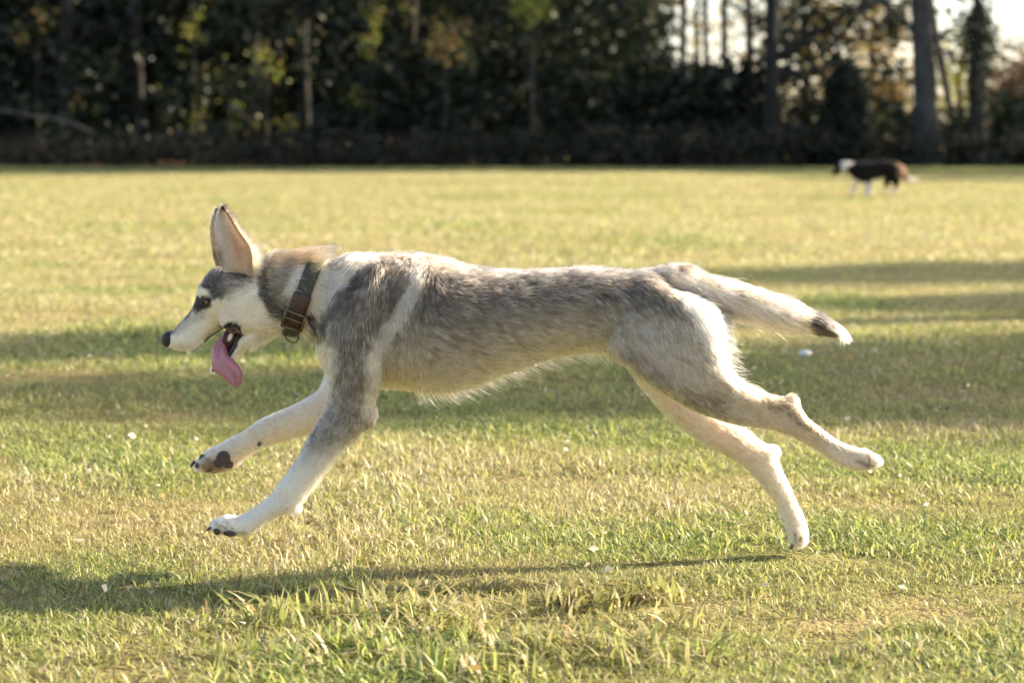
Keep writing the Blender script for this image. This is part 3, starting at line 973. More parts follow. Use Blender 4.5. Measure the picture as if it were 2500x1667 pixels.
child('mouth_lining', ball(W(566, 824, 0), (.017, .026, .026), 10, rot_y(.45)), simple('mouth_lining', (.06, .018, .018), .45))
lip_px = catmull([(498, 834), (519, 817), (539, 804), (558, 794), (577, 795), (588, 809), (580, 832), (566, 858), (550, 880), (530, 897), (517, 906)], 4)
rows = []
for i, q in enumerate(lip_px):
    r0 = bt.ray_cast(Vector((0, CAMY, H)), Vector(W(q[0], q[1], 0) - np.array([0, CAMY, H])).normalized())[0]
    y0 = r0[1] if r0 is not None and r0[1] < -.012 else -.024
    rows.append(W(q[0], q[1], y0 - .0005))
ry = np.array([r[1] for r in rows])
for _ in range(4): ry[1:-1] = (ry[:-2] + ry[1:-1] + ry[2:]) / 3
V, Fc = [], []
for i, r in enumerate(rows):
    r = W(lip_px[i][0], lip_px[i][1], ry[i])
    u = i / (len(rows) - 1)
    rad = .0014 + .0042 * math.exp(-((u - .58) / .2) ** 2)
    d = lip_px[min(i + 1, len(rows) - 1)] - lip_px[max(i - 1, 0)]
    d = np.array([d[0], 0, -d[1]]); d /= np.linalg.norm(d)
    nn = np.cross(d, [0, 1, 0])
    V += [r + rad * (math.cos(a) * nn + .55 * math.sin(a) * np.array([0, 1, 0])) for a in np.arange(8) * math.pi / 4]
for i in range(len(rows) - 1):
    Fc += [(i * 8 + j, i * 8 + (j + 1) % 8, (i + 1) * 8 + (j + 1) % 8, (i + 1) * 8 + j) for j in range(8)]
child('lip', (V, Fc), M_lip)
g = np.random.default_rng(5)
wk = []
for k in range(16):
    r0, n0 = hit(g.uniform(436, 480), g.uniform(822, 846))
    d = np.array([g.uniform(.1, .8), -.5, g.uniform(-.9, .0)]); d /= np.linalg.norm(d)
    ln = g.uniform(.018, .035)
    p0, p1, p2 = r0, r0 + d * ln * .5, r0 + d * ln + np.array([.004, 0, -.003])
    for A, B in ((p0, p1), (p1, p2)):
        q = np.array([0, .00022, .00022])
        wk.append((np.array([A - q, A + q, B + q * .6, B - q * .6]), [(0, 1, 2, 3)]))
child('whiskers', join(wk), M_tooth)

def pads(rows):
    for (px, py, y, r, an) in rows:
        c0 = W(px, py, y)
        r0 = bt.ray_cast(Vector((0, CAMY, H)), Vector(c0 - np.array([0, CAMY, H])).normalized())[0]
        if r0 is not None and abs(r0[1] - y) < .04:
            c0 = W(px, py, r0[1] - .001)
        child('paw_pad', ball(c0, r, 8, rot_y(an)), M_pad)
pads([(545, 1119, .065, (.0135, .0042, .0150), .25), (556, 1132, .065, (.0115, .0040, .0085), .3), (534, 1130, .065, (.0100, .0038, .0095), .2), (494, 1117, .069, (.0060, .0040, .0070), .2), (482, 1136, .069, (.005, .0035, .006), .2),
      (508, 1145, .069, (.0075, .0035, .005), .1), (633, 1083, .0605, (.0042, .003, .0048), 0),
      (560, 1301, -.085, (.013, .010, .006), .15), (530, 1297, -.090, (.007, .0045, .006), .5)])
for (px, py, y, dxp, dyp) in ((514, 1288, -.098, -9, 7), (512, 1289, -.086, -9, 7), (512, 1289, -.072, -9, 7), (474, 1128, .07, -9, 8), (474, 1131, .086, -9, 8),
                              (2146, 1136, -.098, 9, 3), (2147, 1136, -.08, 9, 3), (1935, 1330, .068, -4, 9), (1945, 1331, .08, -2, 9)):
    child('claw', loft([(px - 3, py - 3, px + 3, py + 3, .0032, y), (px + dxp * .6 - 2, py + dyp * .6 - 2, px + dxp * .6 + 2, py + dyp * .6 + 2, .0025, y), (px + dxp - .6, py + dyp - .6, px + dxp + .6, py + dyp + .6, .0008, y)], n=3, ring=8), M_claw)

# ---- collar: a band that hugs the neck
M_web = simple('collar_webbing', (.062, .058, .036), .85, noise=.35, nscale=300, bump=.3)
M_leather = simple('collar_leather', (.062, .028, .018), .5, noise=.3, nscale=90, bump=.25)
M_brass = simple('buckle_metal', (.22, .17, .10), .5, metal=1.0, noise=.2, nscale=60)
cT, cB = W(*COL_T, 0), W(*COL_B, 0)
ccen = (cT + cB) / 2
up = (cT - cB) / np.linalg.norm(cT - cB)
axc = np.array([-up[2], 0, up[0]])
if axc[0] < 0: axc = -axc
def neck_pt(an, off):
    d = up * math.cos(an) + np.array([0, -1, 0]) * math.sin(an)
    o = ccen + axc * off
    r = bt.ray_cast(Vector(o), Vector(d))
    q = np.array(r[0]) if r[0] is not None else o + d * .09
    return o + d * (np.dot(q - o, d)), d
def band(a0, a1, n, half, lift, thick, skew=0):
    V, Fc = [], []
    closed = a1 - a0 > 6.2
    R = np.empty((n, 3))
    angs = np.linspace(a0, a1, n, endpoint=not closed)
    for ai, an in enumerate(angs):
        R[ai] = [np.dot(neck_pt(an, o)[0] - ccen - axc * o, neck_pt(an, o)[1]) for o in (-half, 0, half)]
    if closed:
        for _ in range(3): R = (np.roll(R, 1, 0) + R + np.roll(R, -1, 0)) / 3
    for ai, an in enumerate(angs):
        d = up * math.cos(an) + np.array([0, -1, 0]) * math.sin(an)
        rr = R[ai]
        for o, r in ((-half, rr[0] + lift), (-half * .5, (rr[0] + rr[1]) / 2 + lift + thick), (half * .5, (rr[1] + rr[2]) / 2 + lift + thick), (half, rr[2] + lift), (half, rr[2] - .004), (-half, rr[0] - .004)):
            V.append(ccen + axc * o + d * r)
    m = len(angs)
    for i in range(m if closed else m - 1):
        k = (i + 1) % m
        for j in range(6):
            Fc.append((i * 6 + j, k * 6 + j, k * 6 + (j + 1) % 6, i * 6 + (j + 1) % 6))
    if not closed:
        Fc += [tuple(range(6)), tuple((m - 1) * 6 + j for j in reversed(range(6)))]
    return V, Fc
collar = child('collar', band(0, 2 * math.pi, 64, .0145, .006, .0022), M_web)
child('leather_strap', band(math.radians(86), math.radians(140), 16, .0168, .0088, .0022), M_leather, collar)
def bar(p, q, r):
    p, q = np.array(p), np.array(q)
    d = q - p; d /= np.linalg.norm(d)
    u = np.cross(d, [0, 1, .3]); u /= np.linalg.norm(u); v = np.cross(d, u)
    V = [e + r * (math.cos(k * math.pi / 4) * u + math.sin(k * math.pi / 4) * v) for e in (p, q) for k in range(8)]
    return np.array(V), [(k, (k + 1) % 8, 8 + (k + 1) % 8, 8 + k) for k in range(8)] + [tuple(range(7, -1, -1)), tuple(range(8, 16))]
def cp(deg, off, lift=.014):
    q, d = neck_pt(math.radians(deg), off)
    return q + d * lift
corners = [cp(112, -.019), cp(112, .019), cp(137, .019), cp(137, -.019)]
bk = [bar(corners[i], corners[(i + 1) % 4], .0022) for i in range(4)] + [bar(cp(122, -.019, .0145), cp(122, .019, .0145), .0018)]
child('buckle', join(bk), M_brass, collar)
ringp = [cp(150, .0, .006) + .014 * (math.cos(q) * axc + math.sin(q) * np.array([0, 0, -1.0])) + np.array([0, 0, -.008]) for q in np.linspace(0, 2 * math.pi, 15)]
child('tag_ring', join([bar(ringp[i], ringp[i + 1], .0016) for i in range(14)]), M_brass, collar)

# ------------------------------------------------------------------ grass: short mown blades, straw among green, taller tufts near the camera
STRAW, PALE, YG, GRN, DGRN, RUST = map(np.array, ((.49, .43, .225), (.66, .60, .43), (.43, .46, .13), (.25, .33, .085), (.085, .14, .04), (.42, .28, .13)))
PAL = np.stack([STRAW, PALE, YG, GRN, DGRN, RUST])

def clump(name, n, rad, hmin, hmax, wid, probs, seed, lean=.9, flat=.35):
    r = np.random.default_rng(seed)
    ang = r.random(n) * 6.283
    rr = rad * np.sqrt(r.random(n))
    base = np.stack([rr * np.cos(ang), rr * np.sin(ang), np.full(n, -.004)], -1)
    h = r.uniform(hmin, hmax, n) * (1 - .35 * rr / rad)
    da = r.random(n) * 6.283
    ln = h * np.abs(r.normal(0, lean, n))
    lay = r.random(n) < flat                      # dead blades lying over
    h = np.where(lay, h * .35, h); ln = np.where(lay, ln + h * 1.8, ln)
    d = np.stack([np.cos(da), np.sin(da), np.zeros(n)], -1)
    fa = da + np.pi / 2 + r.normal(0, .6, n)
    w = np.stack([np.cos(fa), np.sin(fa), np.zeros(n)], -1) * (wid * r.uniform(.55, 1.3, n))[:, None] / 2
    up = np.array([0, 0, 1.0])
    SEG = 4
    rows = []
    for k in range(SEG + 1):
        t = k / SEG
        c = base + d * (ln * t ** 1.7)[:, None] + up * (h * (t * 1.35 - .35 * t * t) * np.where(ln > h, 1 - .25 * t ** 3, 1))[:, None]
        f = (1 - .12 * t) if t < .6 else (1 - t) / .45 * .93
        rows += [c - w * f, c + w * f] if k < SEG else [c]
    V = np.stack(rows, 1).reshape(-1, 3)
    m = 2 * SEG + 1
    b = np.arange(n)[:, None] * m
    T = [b + [2 * k, 2 * k + 1, 2 * k + 3] for k in range(SEG - 1)] + [b + [2 * k, 2 * k + 3, 2 * k + 2] for k in range(SEG - 1)] + [b + [2 * SEG - 2, 2 * SEG - 1, 2 * SEG]]
    me = mesh_tris(name, V, np.concatenate(T, 0), M_grass)
    k = r.choice(len(PAL), n, p=np.array(probs) / sum(probs))
    k = np.where(lay & (r.random(n) < .8), r.choice([0, 1, 5], n, p=[.6, .3, .1]), k)
    col = PAL[k] * r.uniform(.7, 1.25, n)[:, None]
    colv = np.repeat(col, m, 0)
    set_col(me, 'col', colv)
    return me

src = bpy.data.collections.new('grass_kinds')
kinds = []
def add_kind(me):
    o = bpy.data.objects.new('grass_kind_%02d' % len(kinds), me)
    src.objects.link(o)
    kinds.append(o)
    return len(kinds) - 1
P_STRAW, P_MIX, P_GREEN = (.50, .14, .20, .10, .02, .04), (.28, .09, .34, .22, .04, .03), (.06, .03, .34, .40, .15, .02)  # green mix weighted darker to deepen the shaded grass
near_k = [[add_kind(clump('g', 150, .085, .008, .030, .0030, p, 10 + i * 3 + j, lean=1.5, flat=.45)) for i in range(4)] for j, p in enumerate((P_STRAW, P_MIX, P_GREEN))]
tuft_k = [add_kind(clump('t', 34, .055, .025, .065, .0058, P_GREEN if i < 3 else P_MIX, 60 + i, lean=1.5, flat=.15)) for i in range(5)]
mid_k = [[add_kind(clump('m', 330, .21, .010, .032, .0045, p, 80 + i * 3 + j, lean=1.5, flat=.48)) for i in range(3)] for j, p in enumerate((P_STRAW, P_MIX, P_GREEN))]
far_k = [[add_kind(clump('f', 620, .55, .012, .036, .009, p, 110 + i * 3 + j, lean=1.5, flat=.55)) for i in range(3)] for j, p in enumerate((P_STRAW, P_MIX, P_GREEN))]

gp, gr, gs, gi = [], [], [], []
def scatter(y0, y1, step, kset, bias, smin, smax):
    y = y0
    pts = []
    while y < y1:
        hw = .5 * 2500 / F * (y - CAMY) * 1.35 + .45
        n = int(2 * hw / step)
        xx = np.linspace(-hw, hw, n) + rng.uniform(-.5, .5, n) * step
        yy = y + rng.uniform(-.5, .5, n) * step
        pts.append(np.stack([xx, yy, np.zeros(n)], -1))
        y += step
    P = np.vstack(pts)
    P[:, 2] = gz(P[:, 0], P[:, 1])
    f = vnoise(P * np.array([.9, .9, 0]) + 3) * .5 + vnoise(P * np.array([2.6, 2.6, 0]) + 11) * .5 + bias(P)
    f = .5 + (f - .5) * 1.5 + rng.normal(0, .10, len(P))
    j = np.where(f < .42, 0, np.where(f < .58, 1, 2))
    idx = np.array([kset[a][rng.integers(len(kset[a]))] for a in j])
    hole = vnoise(P * np.array([5.5, 5.5, 0]) + 31) * .6 + vnoise(P * np.array([13, 13, 0]) + 47) * .4
    k = hole > .31 + .10 * rng.random(len(P))
    sc_ = rng.uniform(smin, smax, len(P)) * (.6 + .85 * vnoise(P * np.array([3.2, 3.2, 0]) + 71))
    gp.append(P[k]); gi.append(idx[k])
    gr.append(rng.random(k.sum()) * 6.283)
    gs.append(sc_[k])

# the field is greener near the camera and on its right, straw-coloured farther out; shaded band and far edge tinted darker to deepen their shade
nearb = lambda P: .10 + .16 * np.exp(-((P[:, 1] - 3.2) / 1.3) ** 2) + .07 * np.clip(P[:, 0], -1, 1) - .05 * np.clip(P[:, 1] + .5, -.6, 1.5) + .12 * np.exp(-((P[:, 0] - .2) ** 2 / .5 + (P[:, 1] + .85) ** 2 / .08))
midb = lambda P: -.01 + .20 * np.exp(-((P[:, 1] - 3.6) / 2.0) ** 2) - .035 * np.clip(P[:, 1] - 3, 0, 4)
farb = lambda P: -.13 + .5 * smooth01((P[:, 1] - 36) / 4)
scatter(-1.35, 2.6, .052, near_k, nearb, .75, 1.25)
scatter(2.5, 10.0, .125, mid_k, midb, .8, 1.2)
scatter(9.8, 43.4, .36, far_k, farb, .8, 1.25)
# taller tufts
def tufts(n, cx, cy, sx, sy, smin, smax):
    P = np.stack([rng.normal(cx, sx, n), rng.normal(cy, sy, n), np.zeros(n)], -1)
    gp.append(P); gi.append(np.array([tuft_k[rng.integers(5)] for _ in range(n)]))
    gr.append(rng.random(n) * 6.283); gs.append(rng.uniform(smin, smax, n))
for (px, py, n, sx, sy, a, b) in ((900, 1520, 26, .12, .05, .6, 1.3), (1250, 1600, 34, .22, .07, .6, 1.3), (1060, 1450, 16, .20, .05, .5, 1.1), (1440, 1480, 16, .06, .05, .7, 1.4),
                                  (1900, 1620, 14, .25, .05, .4, .75), (300, 1600, 14, .25, .05, .4, .7), (2300, 1560, 12, .2, .06, .4, .7), (2200, 1060, 9, .12, .12, .5, .8), (2380, 1340, 8, .15, .06, .4, .7)):
    g = G(px, py)
    tufts(n, g[0], g[1], sx, sy, a, b)
x = rng.uniform(-2, 2, 90); y = rng.uniform(-1.2, 6, 90)
gp.append(np.stack([x, y, 0 * x], -1)); gi.append(np.array([tuft_k[rng.integers(5)] for _ in x])); gr.append(rng.random(90) * 6.283); gs.append(rng.uniform(.3, .6, 90))
for (px, py, n) in ((1160, 480, 7), (420, 466, 6), (1530, 592, 5), (60, 425, 5), (1300, 432, 5), (600, 422, 5)):
    g = G(px, py)
    gp.append(np.stack([rng.normal(g[0], .14, n), rng.normal(g[1], .3, n), np.zeros(n)], -1)); gi.append(np.array([mid_k[2][0]] * n)); gr.append(rng.random(n) * 6); gs.append(rng.uniform(1.4, 2.2, n))

n = 900       # ragged longer grass where the field meets the brambles
ex = rng.uniform(-14, 14, n); ey = 43.3 - np.abs(rng.normal(0, .7, n)) - .5 * np.sin(ex * 1.1) ** 2
gp.append(np.stack([ex, ey, 0 * ex], -1)); gi.append(np.array([mid_k[2][rng.integers(3)] for _ in ex])); gr.append(rng.random(n) * 6); gs.append(rng.uniform(1.0, 2.4, n))
GPt, GR, GS, GI = np.vstack(gp), np.concatenate(gr), np.concatenate(gs), np.concatenate(gi)
gme = bpy.data.meshes.new('grass')
gme.vertices.add(len(GPt))
gme.vertices.foreach_set('co', GPt.astype(np.float32).ravel())
for nm, typ, arr in (('rot', 'FLOAT', GR), ('scl', 'FLOAT', GS), ('idx', 'INT', GI)):
    at = gme.attributes.new(nm, typ, 'POINT')
    at.data.foreach_set('value', arr.astype(np.int32 if typ == 'INT' else np.float32))
grass = tag(obj('grass', gme), 'short mown grass, green mixed with straw, covering the field', 'grass', kind='stuff')

def instancer(o, coll, tilt=.12):
    nt = bpy.data.node_groups.new('scatter', 'GeometryNodeTree')
    nt.interface.new_socket('Geometry', in_out='INPUT', socket_type='NodeSocketGeometry')
    nt.interface.new_socket('Geometry', in_out='OUTPUT', socket_type='NodeSocketGeometry')
    gi_, go = nt.nodes.new('NodeGroupInput'), nt.nodes.new('NodeGroupOutput')
    ip = nt.nodes.new('GeometryNodeInstanceOnPoints')
    ci = nt.nodes.new('GeometryNodeCollectionInfo')
    ci.inputs['Collection'].default_value = coll
    ci.inputs['Separate Children'].default_value = True
    ci.inputs['Reset Children'].default_value = True
    ip.inputs['Pick Instance'].default_value = True
    def attr(nm, t):
        n = nt.nodes.new('GeometryNodeInputNamedAttribute')
        n.data_type = t
        n.inputs['Name'].default_value = nm
        return n.outputs['Attribute']
    cx = nt.nodes.new('ShaderNodeCombineXYZ')
    nt.links.new(attr('rot', 'FLOAT'), cx.inputs[2])
    nt.links.new(gi_.outputs[0], ip.inputs['Points'])
    nt.links.new(ci.outputs[0], ip.inputs['Instance'])
    nt.links.new(attr('idx', 'INT'), ip.inputs['Instance Index'])
    nt.links.new(cx.outputs[0], ip.inputs['Rotation'])
    nt.links.new(attr('scl', 'FLOAT'), ip.inputs['Scale'])
    nt.links.new(ip.outputs[0], go.inputs[0])
    m = o.modifiers.new('scatter', 'NODES')
    m.node_group = nt
instancer(grass, src)

# ------------------------------------------------------------------ the wood at the end of the field
TREE_Y = 43.5
M_bark_dim = bark_mat('bark_shaded', (.009, .009, .008), (.026, .026, .022))  # bark darkened so these trunks look shaded by the wood
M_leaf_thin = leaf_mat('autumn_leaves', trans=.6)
M_bark_brown_dim = bark_mat('bark_brown_shaded', (.011, .008, .006), (.036, .027, .02))  # brown bark darkened to stand in for shade
def S(px, y):           # photo column -> x at depth y
    return (px - 1250) * (y - CAMY) / F

def leaves(name, centers, size, cols, seed, mat=None, flatten=.5, aspect=.55):
    """one small folded leaf per centre, size in metres (array or number)"""
    r = np.random.default_rng(seed)
    n = len(centers)
    size = np.broadcast_to(size, n) * r.uniform(.6, 1.35, n)
    d = r.normal(0, 1, (n, 3)); d[:, 2] *= flatten; d /= np.linalg.norm(d, axis=1)[:, None]
    q = r.normal(0, 1, (n, 3)); s = np.cross(d, q); s /= np.linalg.norm(s, axis=1)[:, None]
    nn = np.cross(d, s)
    a = centers - d * size[:, None] / 2
    b = centers + d * size[:, None] / 2
    m1 = centers + s * (size * aspect / 2)[:, None] + nn * (size * .08)[:, None]
    m2 = centers - s * (size * aspect / 2)[:, None] + nn * (size * .08)[:, None]
    V = np.stack([a, m1, b, m2], 1).reshape(-1, 3)
    k = np.arange(n)[:, None] * 4
    T = np.concatenate([k + [0, 1, 2], k + [0, 2, 3]], 0)
    me = mesh_tris(name, V, T, mat or M_leaf)
    set_col(me, 'col', np.repeat(np.asarray(cols) * r.uniform(.65, 1.35, n)[:, None], 4, 0))
    return me

def tube(path, radii, ring=10, wob=0.0, seed=0):
    r = np.random.default_rng(seed)
    path = np.asarray(path, float)
    A = catmull(np.hstack([path, np.asarray(radii, float)[:, None]]), 4)
    V, Fc = [], []
    ax = np.gradient(A[:, :3], axis=0)
    for i, row in enumerate(A):
        d = ax[i] / (np.linalg.norm(ax[i]) + 1e-9)
        u = np.cross(d, [.3, 1, .2]); u /= np.linalg.norm(u); v = np.cross(d, u)
        for j in range(ring):
            t = 2 * math.pi * j / ring
            rr = row[3] * (1 + wob * math.sin(3 * t + i * .35) + wob * r.normal(0, .4))
            V.append(row[:3] + rr * (math.cos(t) * u + math.sin(t) * v))
    R = len(A)
    for i in range(R - 1):
        for j in range(ring):
            k = (j + 1) % ring
            Fc.append((i * ring + j, i * ring + k, (i + 1) * ring + k, (i + 1) * ring + j))
    Fc += [tuple(range(ring - 1, -1, -1)), tuple((R - 1) * ring + j for j in range(ring))]
    return np.array(V), Fc

SUNLIT = [(480, 12), (468, 60), (470, 112), (500, 190), (492, 275), (565, 262), (640, 150), (676, 180), (872, 200), (905, 40), (900, 90), (862, 232), (1080, 72), (1125, 135),
          (1065, 130), (1296, 30), (700, 305), (810, 318), (420, 318), (90, 35), (330, 240), (210, 250), (740, 90), (560, 60), (1000, 30), (620, 300), (1180, 20)]
SUNLIT = [q for i, q in enumerate(SUNLIT) if i % 3 != 2]
SUNLIT = np.array([W(a, b, 44.7 + .25 * (i % 3)) for i, (a, b) in enumerate(SUNLIT)])
_S = np.array(SUN)
def sun_gaps(P, off=(0, 0, 0), rad=.42):
    """gaps in the leaf canopy through which the low sun reaches the wood's edge"""
    Q = P + np.asarray(off)
    keep = np.ones(len(P), bool)
    for t in SUNLIT:
        v = Q - t
        a = v @ _S
        d = np.linalg.norm(v - a[:, None] * _S, axis=1)
        keep &= ~((a > .25) & (d < rad))
    return P[keep]

def mixcol(n, pal, w, seed):
    r = np.random.default_rng(seed)
    return np.array(pal)[r.choice(len(pal), n, p=np.array(w) / sum(w))]

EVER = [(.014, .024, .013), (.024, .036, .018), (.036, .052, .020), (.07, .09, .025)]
AUT = [(.32, .20, .06), (.38, .27, .10), (.25, .22, .07), (.28, .16, .06), (.17, .18, .05)]
YEL = [(.36, .38, .06), (.42, .42, .09), (.26, .32, .05)]
PINK = [(.40, .25, .19), (.46, .31, .22), (.33, .21, .14), (.38, .31, .15)]

def clumps(n, box, rad, per, seed, gap=0.0):
    """leaf centres gathered in uneven clumps inside a box ((x0,x1),(y0,y1),(z0,z1))"""
    r = np.random.default_rng(seed)
    c = np.stack([r.uniform(*b, n) for b in box], -1)
    rr = rad * r.uniform(.5, 1.4, n)
    P = c[:, None, :] + r.normal(0, .5, (n, per, 3)) * rr[:, None, None] * np.array([1.2, 1, .75])
    P = P.reshape(-1, 3)
    P[:, 2] = np.abs(P[:, 2])
    return P

def crown_pts(n, c, r, seed, per=26, cr=.45, hollow=.35):
    """clumped leaf centres in an ellipsoid"""
    g = np.random.default_rng(seed)
    k = max(4, n // per)
    d = g.normal(0, 1, (k, 3)); d /= np.linalg.norm(d, axis=1)[:, None]
    q = (hollow + (1 - hollow) * g.random(k)) ** .6
    cc = np.asarray(c) + d * q[:, None] * np.asarray(r)
    P = cc[:, None, :] + g.normal(0, cr * .5, (k, per, 3))
    return P.reshape(-1, 3), cc

def tree(name, label, px, y, path_px, crown=None, bark=None, branches=(), group=None, cat='tree', wob=.05, ring=12):
    """path_px rows: dx (m from the foot), z (m), radius (m)"""
    x0 = S(px, y)
    t = empty(name, label, cat, group, loc=(x0, y, 0))
    p = [(a, 0, b) for a, b, _ in path_px]
    V, Fc = tube(p, [r for *_, r in path_px], ring=ring, wob=wob, seed=int(px))
    tr = obj('trunk', mesh_np('trunk', V, Fc, bark or M_bark), t)
    for br in branches:
        V, Fc = tube([(a, b, c) for a, b, c, _ in br], [r for *_, r in br], ring=7, wob=.08, seed=int(px) + 1)
        obj('branch', mesh_np('branch', V, Fc, bark or M_bark), t)
    if crown is not None:
        obj('crown', crown, t)
    return t

def std_crown(seed, zc, r, n, pal, w, size=.12, per=26, cr=.5, off=None):
    P, cc = crown_pts(n, (0, 0, zc), r, seed, per, cr)
    if off is not None:
        P = sun_gaps(P, off)
    return leaves('crown', P, size, mixcol(len(P), pal, w, seed), seed)

# --- dense dark undergrowth and low boughs that read as one mass
segs = []
def mass(px0, px1, y0, y1, z0, z1, n, per, rad, seed):
    segs.append(clumps(n, ((S(px0, y0), S(px1, y0)), (y0, y1), (z0, z1)), rad, per, seed))
mass(-500, 900, 46.5, 50.5, .3, 8.0, 520, 26, .7, 1)      # left: looser, trunks show
mass(860, 1900, 44.5, 48.5, .0, 7.0, 1050, 30, .75, 2)    # centre: closed
mass(1560, 1880, 44.5, 47.0, .0, 2.0, 180, 30, .6, 21)
mass(-500, 1700, 51.0, 56.0, .0, 9.0, 900, 26, .9, 3)     # behind
mass(1880, 3100, 44.5, 46.0, .0, .95, 420, 26, .45, 4)    # right: low
mass(2430, 3300, 44.8, 46.5, .0, 1.5, 140, 26, .5, 5)
mass(-2500, -500, 46.5, 51, .0, 8.0, 420, 24, .9, 6)
mass(3500, 4800, 46, 50, .0, 6.0, 260, 24, .9, 7)
segs.append(clumps(900, ((-14, S(1840, 50)), (49, 57), (.0, 4.6)), .9, 26, 8))
P = np.vstack(segs)
P = P[P[:, 2] < 9]
keep = ~((P[:, 0] > S(1640, 46)) & (P[:, 0] < S(1880, 46)) & (P[:, 2] > 1.85 + .5 * vnoise(P * .9)))
P = P[keep]
P = np.vstack([P, clumps(170, ((S(-400, 44.2), S(1250, 44.2)), (43.9, 45.2), (.3, 3.9)), .45, 22, 9), clumps(150, ((S(1880, 46), S(2230, 46)), (45.5, 48), (1.0, 4.4)), .40, 16, 10), clumps(40, ((S(2290, 46), S(2500, 46)), (46, 48), (2.2, 4.6)), .35, 12, 11)])
P = sun_gaps(P)
g = np.random.default_rng(12)
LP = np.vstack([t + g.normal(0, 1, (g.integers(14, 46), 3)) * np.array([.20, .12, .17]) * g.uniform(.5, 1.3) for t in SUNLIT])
SUNLIT_OLIVE = [(.14, .15, .04), (.20, .20, .05), (.24, .18, .065), (.18, .125, .05), (.10, .12, .035)]  # brighter leaf colours painted in for the sun flecks
lcol = mixcol(len(LP), SUNLIT_OLIVE, (.3, .25, .15, .15, .15), 6)
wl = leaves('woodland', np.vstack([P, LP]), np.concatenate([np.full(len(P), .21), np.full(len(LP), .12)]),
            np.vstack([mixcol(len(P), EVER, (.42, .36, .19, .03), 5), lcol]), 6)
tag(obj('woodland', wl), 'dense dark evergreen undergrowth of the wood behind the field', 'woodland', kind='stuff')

# high canopy and the deep interior of the wood, closing it against the sky
segs = [clumps(1500, ((-24, S(1790, 52)), (46, 60), (4.2, 13)), 1.3, 18, 61), clumps(380, ((20, 46), (46, 62), (3.0, 13)), 1.3, 18, 62),
        clumps(1500, ((-16, S(1560, 60)), (58, 64), (.0, 6.0)), 1.2, 20, 63)]
P = sun_gaps(np.vstack(segs), rad=.6)
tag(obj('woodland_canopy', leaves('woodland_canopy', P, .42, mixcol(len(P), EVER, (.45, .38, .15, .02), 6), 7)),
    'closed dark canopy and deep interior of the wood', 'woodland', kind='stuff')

# --- bramble bank along the edge of the field
segs = []
for (px0, px1, zz, n, sd) in ((-400, 700, .55, 300, 31), (700, 1300, .62, 180, 32), (1300, 2000, .75, 220, 33), (2000, 2900, .72, 260, 34)):
    segs.append(clumps(n, ((S(px0, 43.6), S(px1, 43.6)), (43.3, 44.6), (.05, zz)), .32, 24, sd))
P = np.vstack(segs)
BR = [(.035, .045, .025), (.055, .06, .03), (.07, .055, .035), (.10, .075, .045)]
tag(obj('bramble_bank', leaves('bramble_bank', P, .10, mixcol(len(P), BR, (.4, .3, .2, .1), 8), 9)),
    'low dark bramble bank along the far edge of the field', 'brambles', kind='stuff')

# --- leaf litter slope on the left, under the trees
lx = np.linspace(S(-500, 46), S(1150, 46), 40); ly = np.linspace(44.4, 51, 12)
LX, LY = np.meshgrid(lx, ly, indexing='ij')
LZ = .42 * smooth01((LY - 44.4) / 1.6) + .10 * np.sin(LX * 1.3) * np.sin(LY * 1.7) + .25 * smooth01((LY - 47) / 4)
LV = np.stack([LX, LY, np.maximum(LZ, .008)], -1).reshape(-1, 3)
LF = [(i * 12 + j, (i + 1) * 12 + j, (i + 1) * 12 + j + 1, i * 12 + j + 1) for i in range(39) for j in range(11)]
tag(obj('woodland_bank', mesh_np('woodland_bank', LV, LF, simple('leaf_litter', (.16, .085, .045), .95, noise=.6, nscale=3, bump=.6))), kind='structure')

# --- trees whose trunks can be told apart
tree('tree', 'thick leaning grey trunk, the widest tree right of the far dog', 2262, 43.9,
     [(.05, -.1, .33), (.02, .5, .26), (-.03, 1.6, .235), (-.10, 3.0, .22), (-.2, 5.5, .19), (-.3, 9, .13), (-.4, 13, .05)],
     std_crown(41, 10, (2.6, 2.2, 3.5), 1500, AUT, (.3, .3, .2, .1, .1), .14), bark_mat('bark_slate', (.028, .029, .028), (.085, .086, .08)),
     [[(-.1, 0, 2.6, .08), (-1.0, -.3, 3.3, .06), (-2.2, -.3, 3.5, .03)], [(-.2, 0, 4.0, .12), (1.2, .3, 5.4, .07), (2.4, .4, 6.4, .03)]])
tree('tree', 'straight dark trunk with long bare boughs reaching right, centre right of the wood', 1882, 43.8,
     [(0, -.1, .20), (0, .6, .155), (.02, 2, .145), (.03, 3.5, .14), (.05, 6, .12), (0, 10, .08), (0, 13, .03)],
     std_crown(42, 9.5, (2.2, 2.2, 3.2), 1400, EVER, (.3, .3, .3, .1), .14), M_bark_dim,
     [[(.1, 0, 2.15, .07), (.8, -.1, 2.62, .055), (1.5, -.2, 3.05, .045), (2.4, -.2, 3.28, .025), (3.4, -.2, 3.1, .012)],
      [(.1, 0, 1.75, .06), (.9, .1, 1.98, .045), (1.7, .1, 2.0, .03), (2.5, .1, 1.9, .015)],
      [(.1, 0, 2.45, .05), (.7, .2, 2.5, .035), (1.6, .3, 2.42, .02)], [(-.1, 0, 2.9, .06), (-.9, .1, 3.3, .03)]])
tree('tree', 'slim dark trunk just left of the straight trunk with boughs', 1832, 45.0, [(0, -.1, .11), (0, 1.5, .085), (-.05, 4, .075), (-.1, 9, .04)], std_crown(43, 7.5, (1.5, 1.5, 2.2), 700, EVER, (.3, .3, .3, .1)), M_bark)
tree('tree', 'slim dark trunk beside the bright sky slit in the wood', 1766, 45.3, [(0, -.1, .11), (.02, 1.5, .08), (.03, 4, .07), (.1, 9, .04)], std_crown(44, 7.5, (1.5, 1.5, 2.2), 700, EVER, (.3, .3, .3, .1)), M_bark)
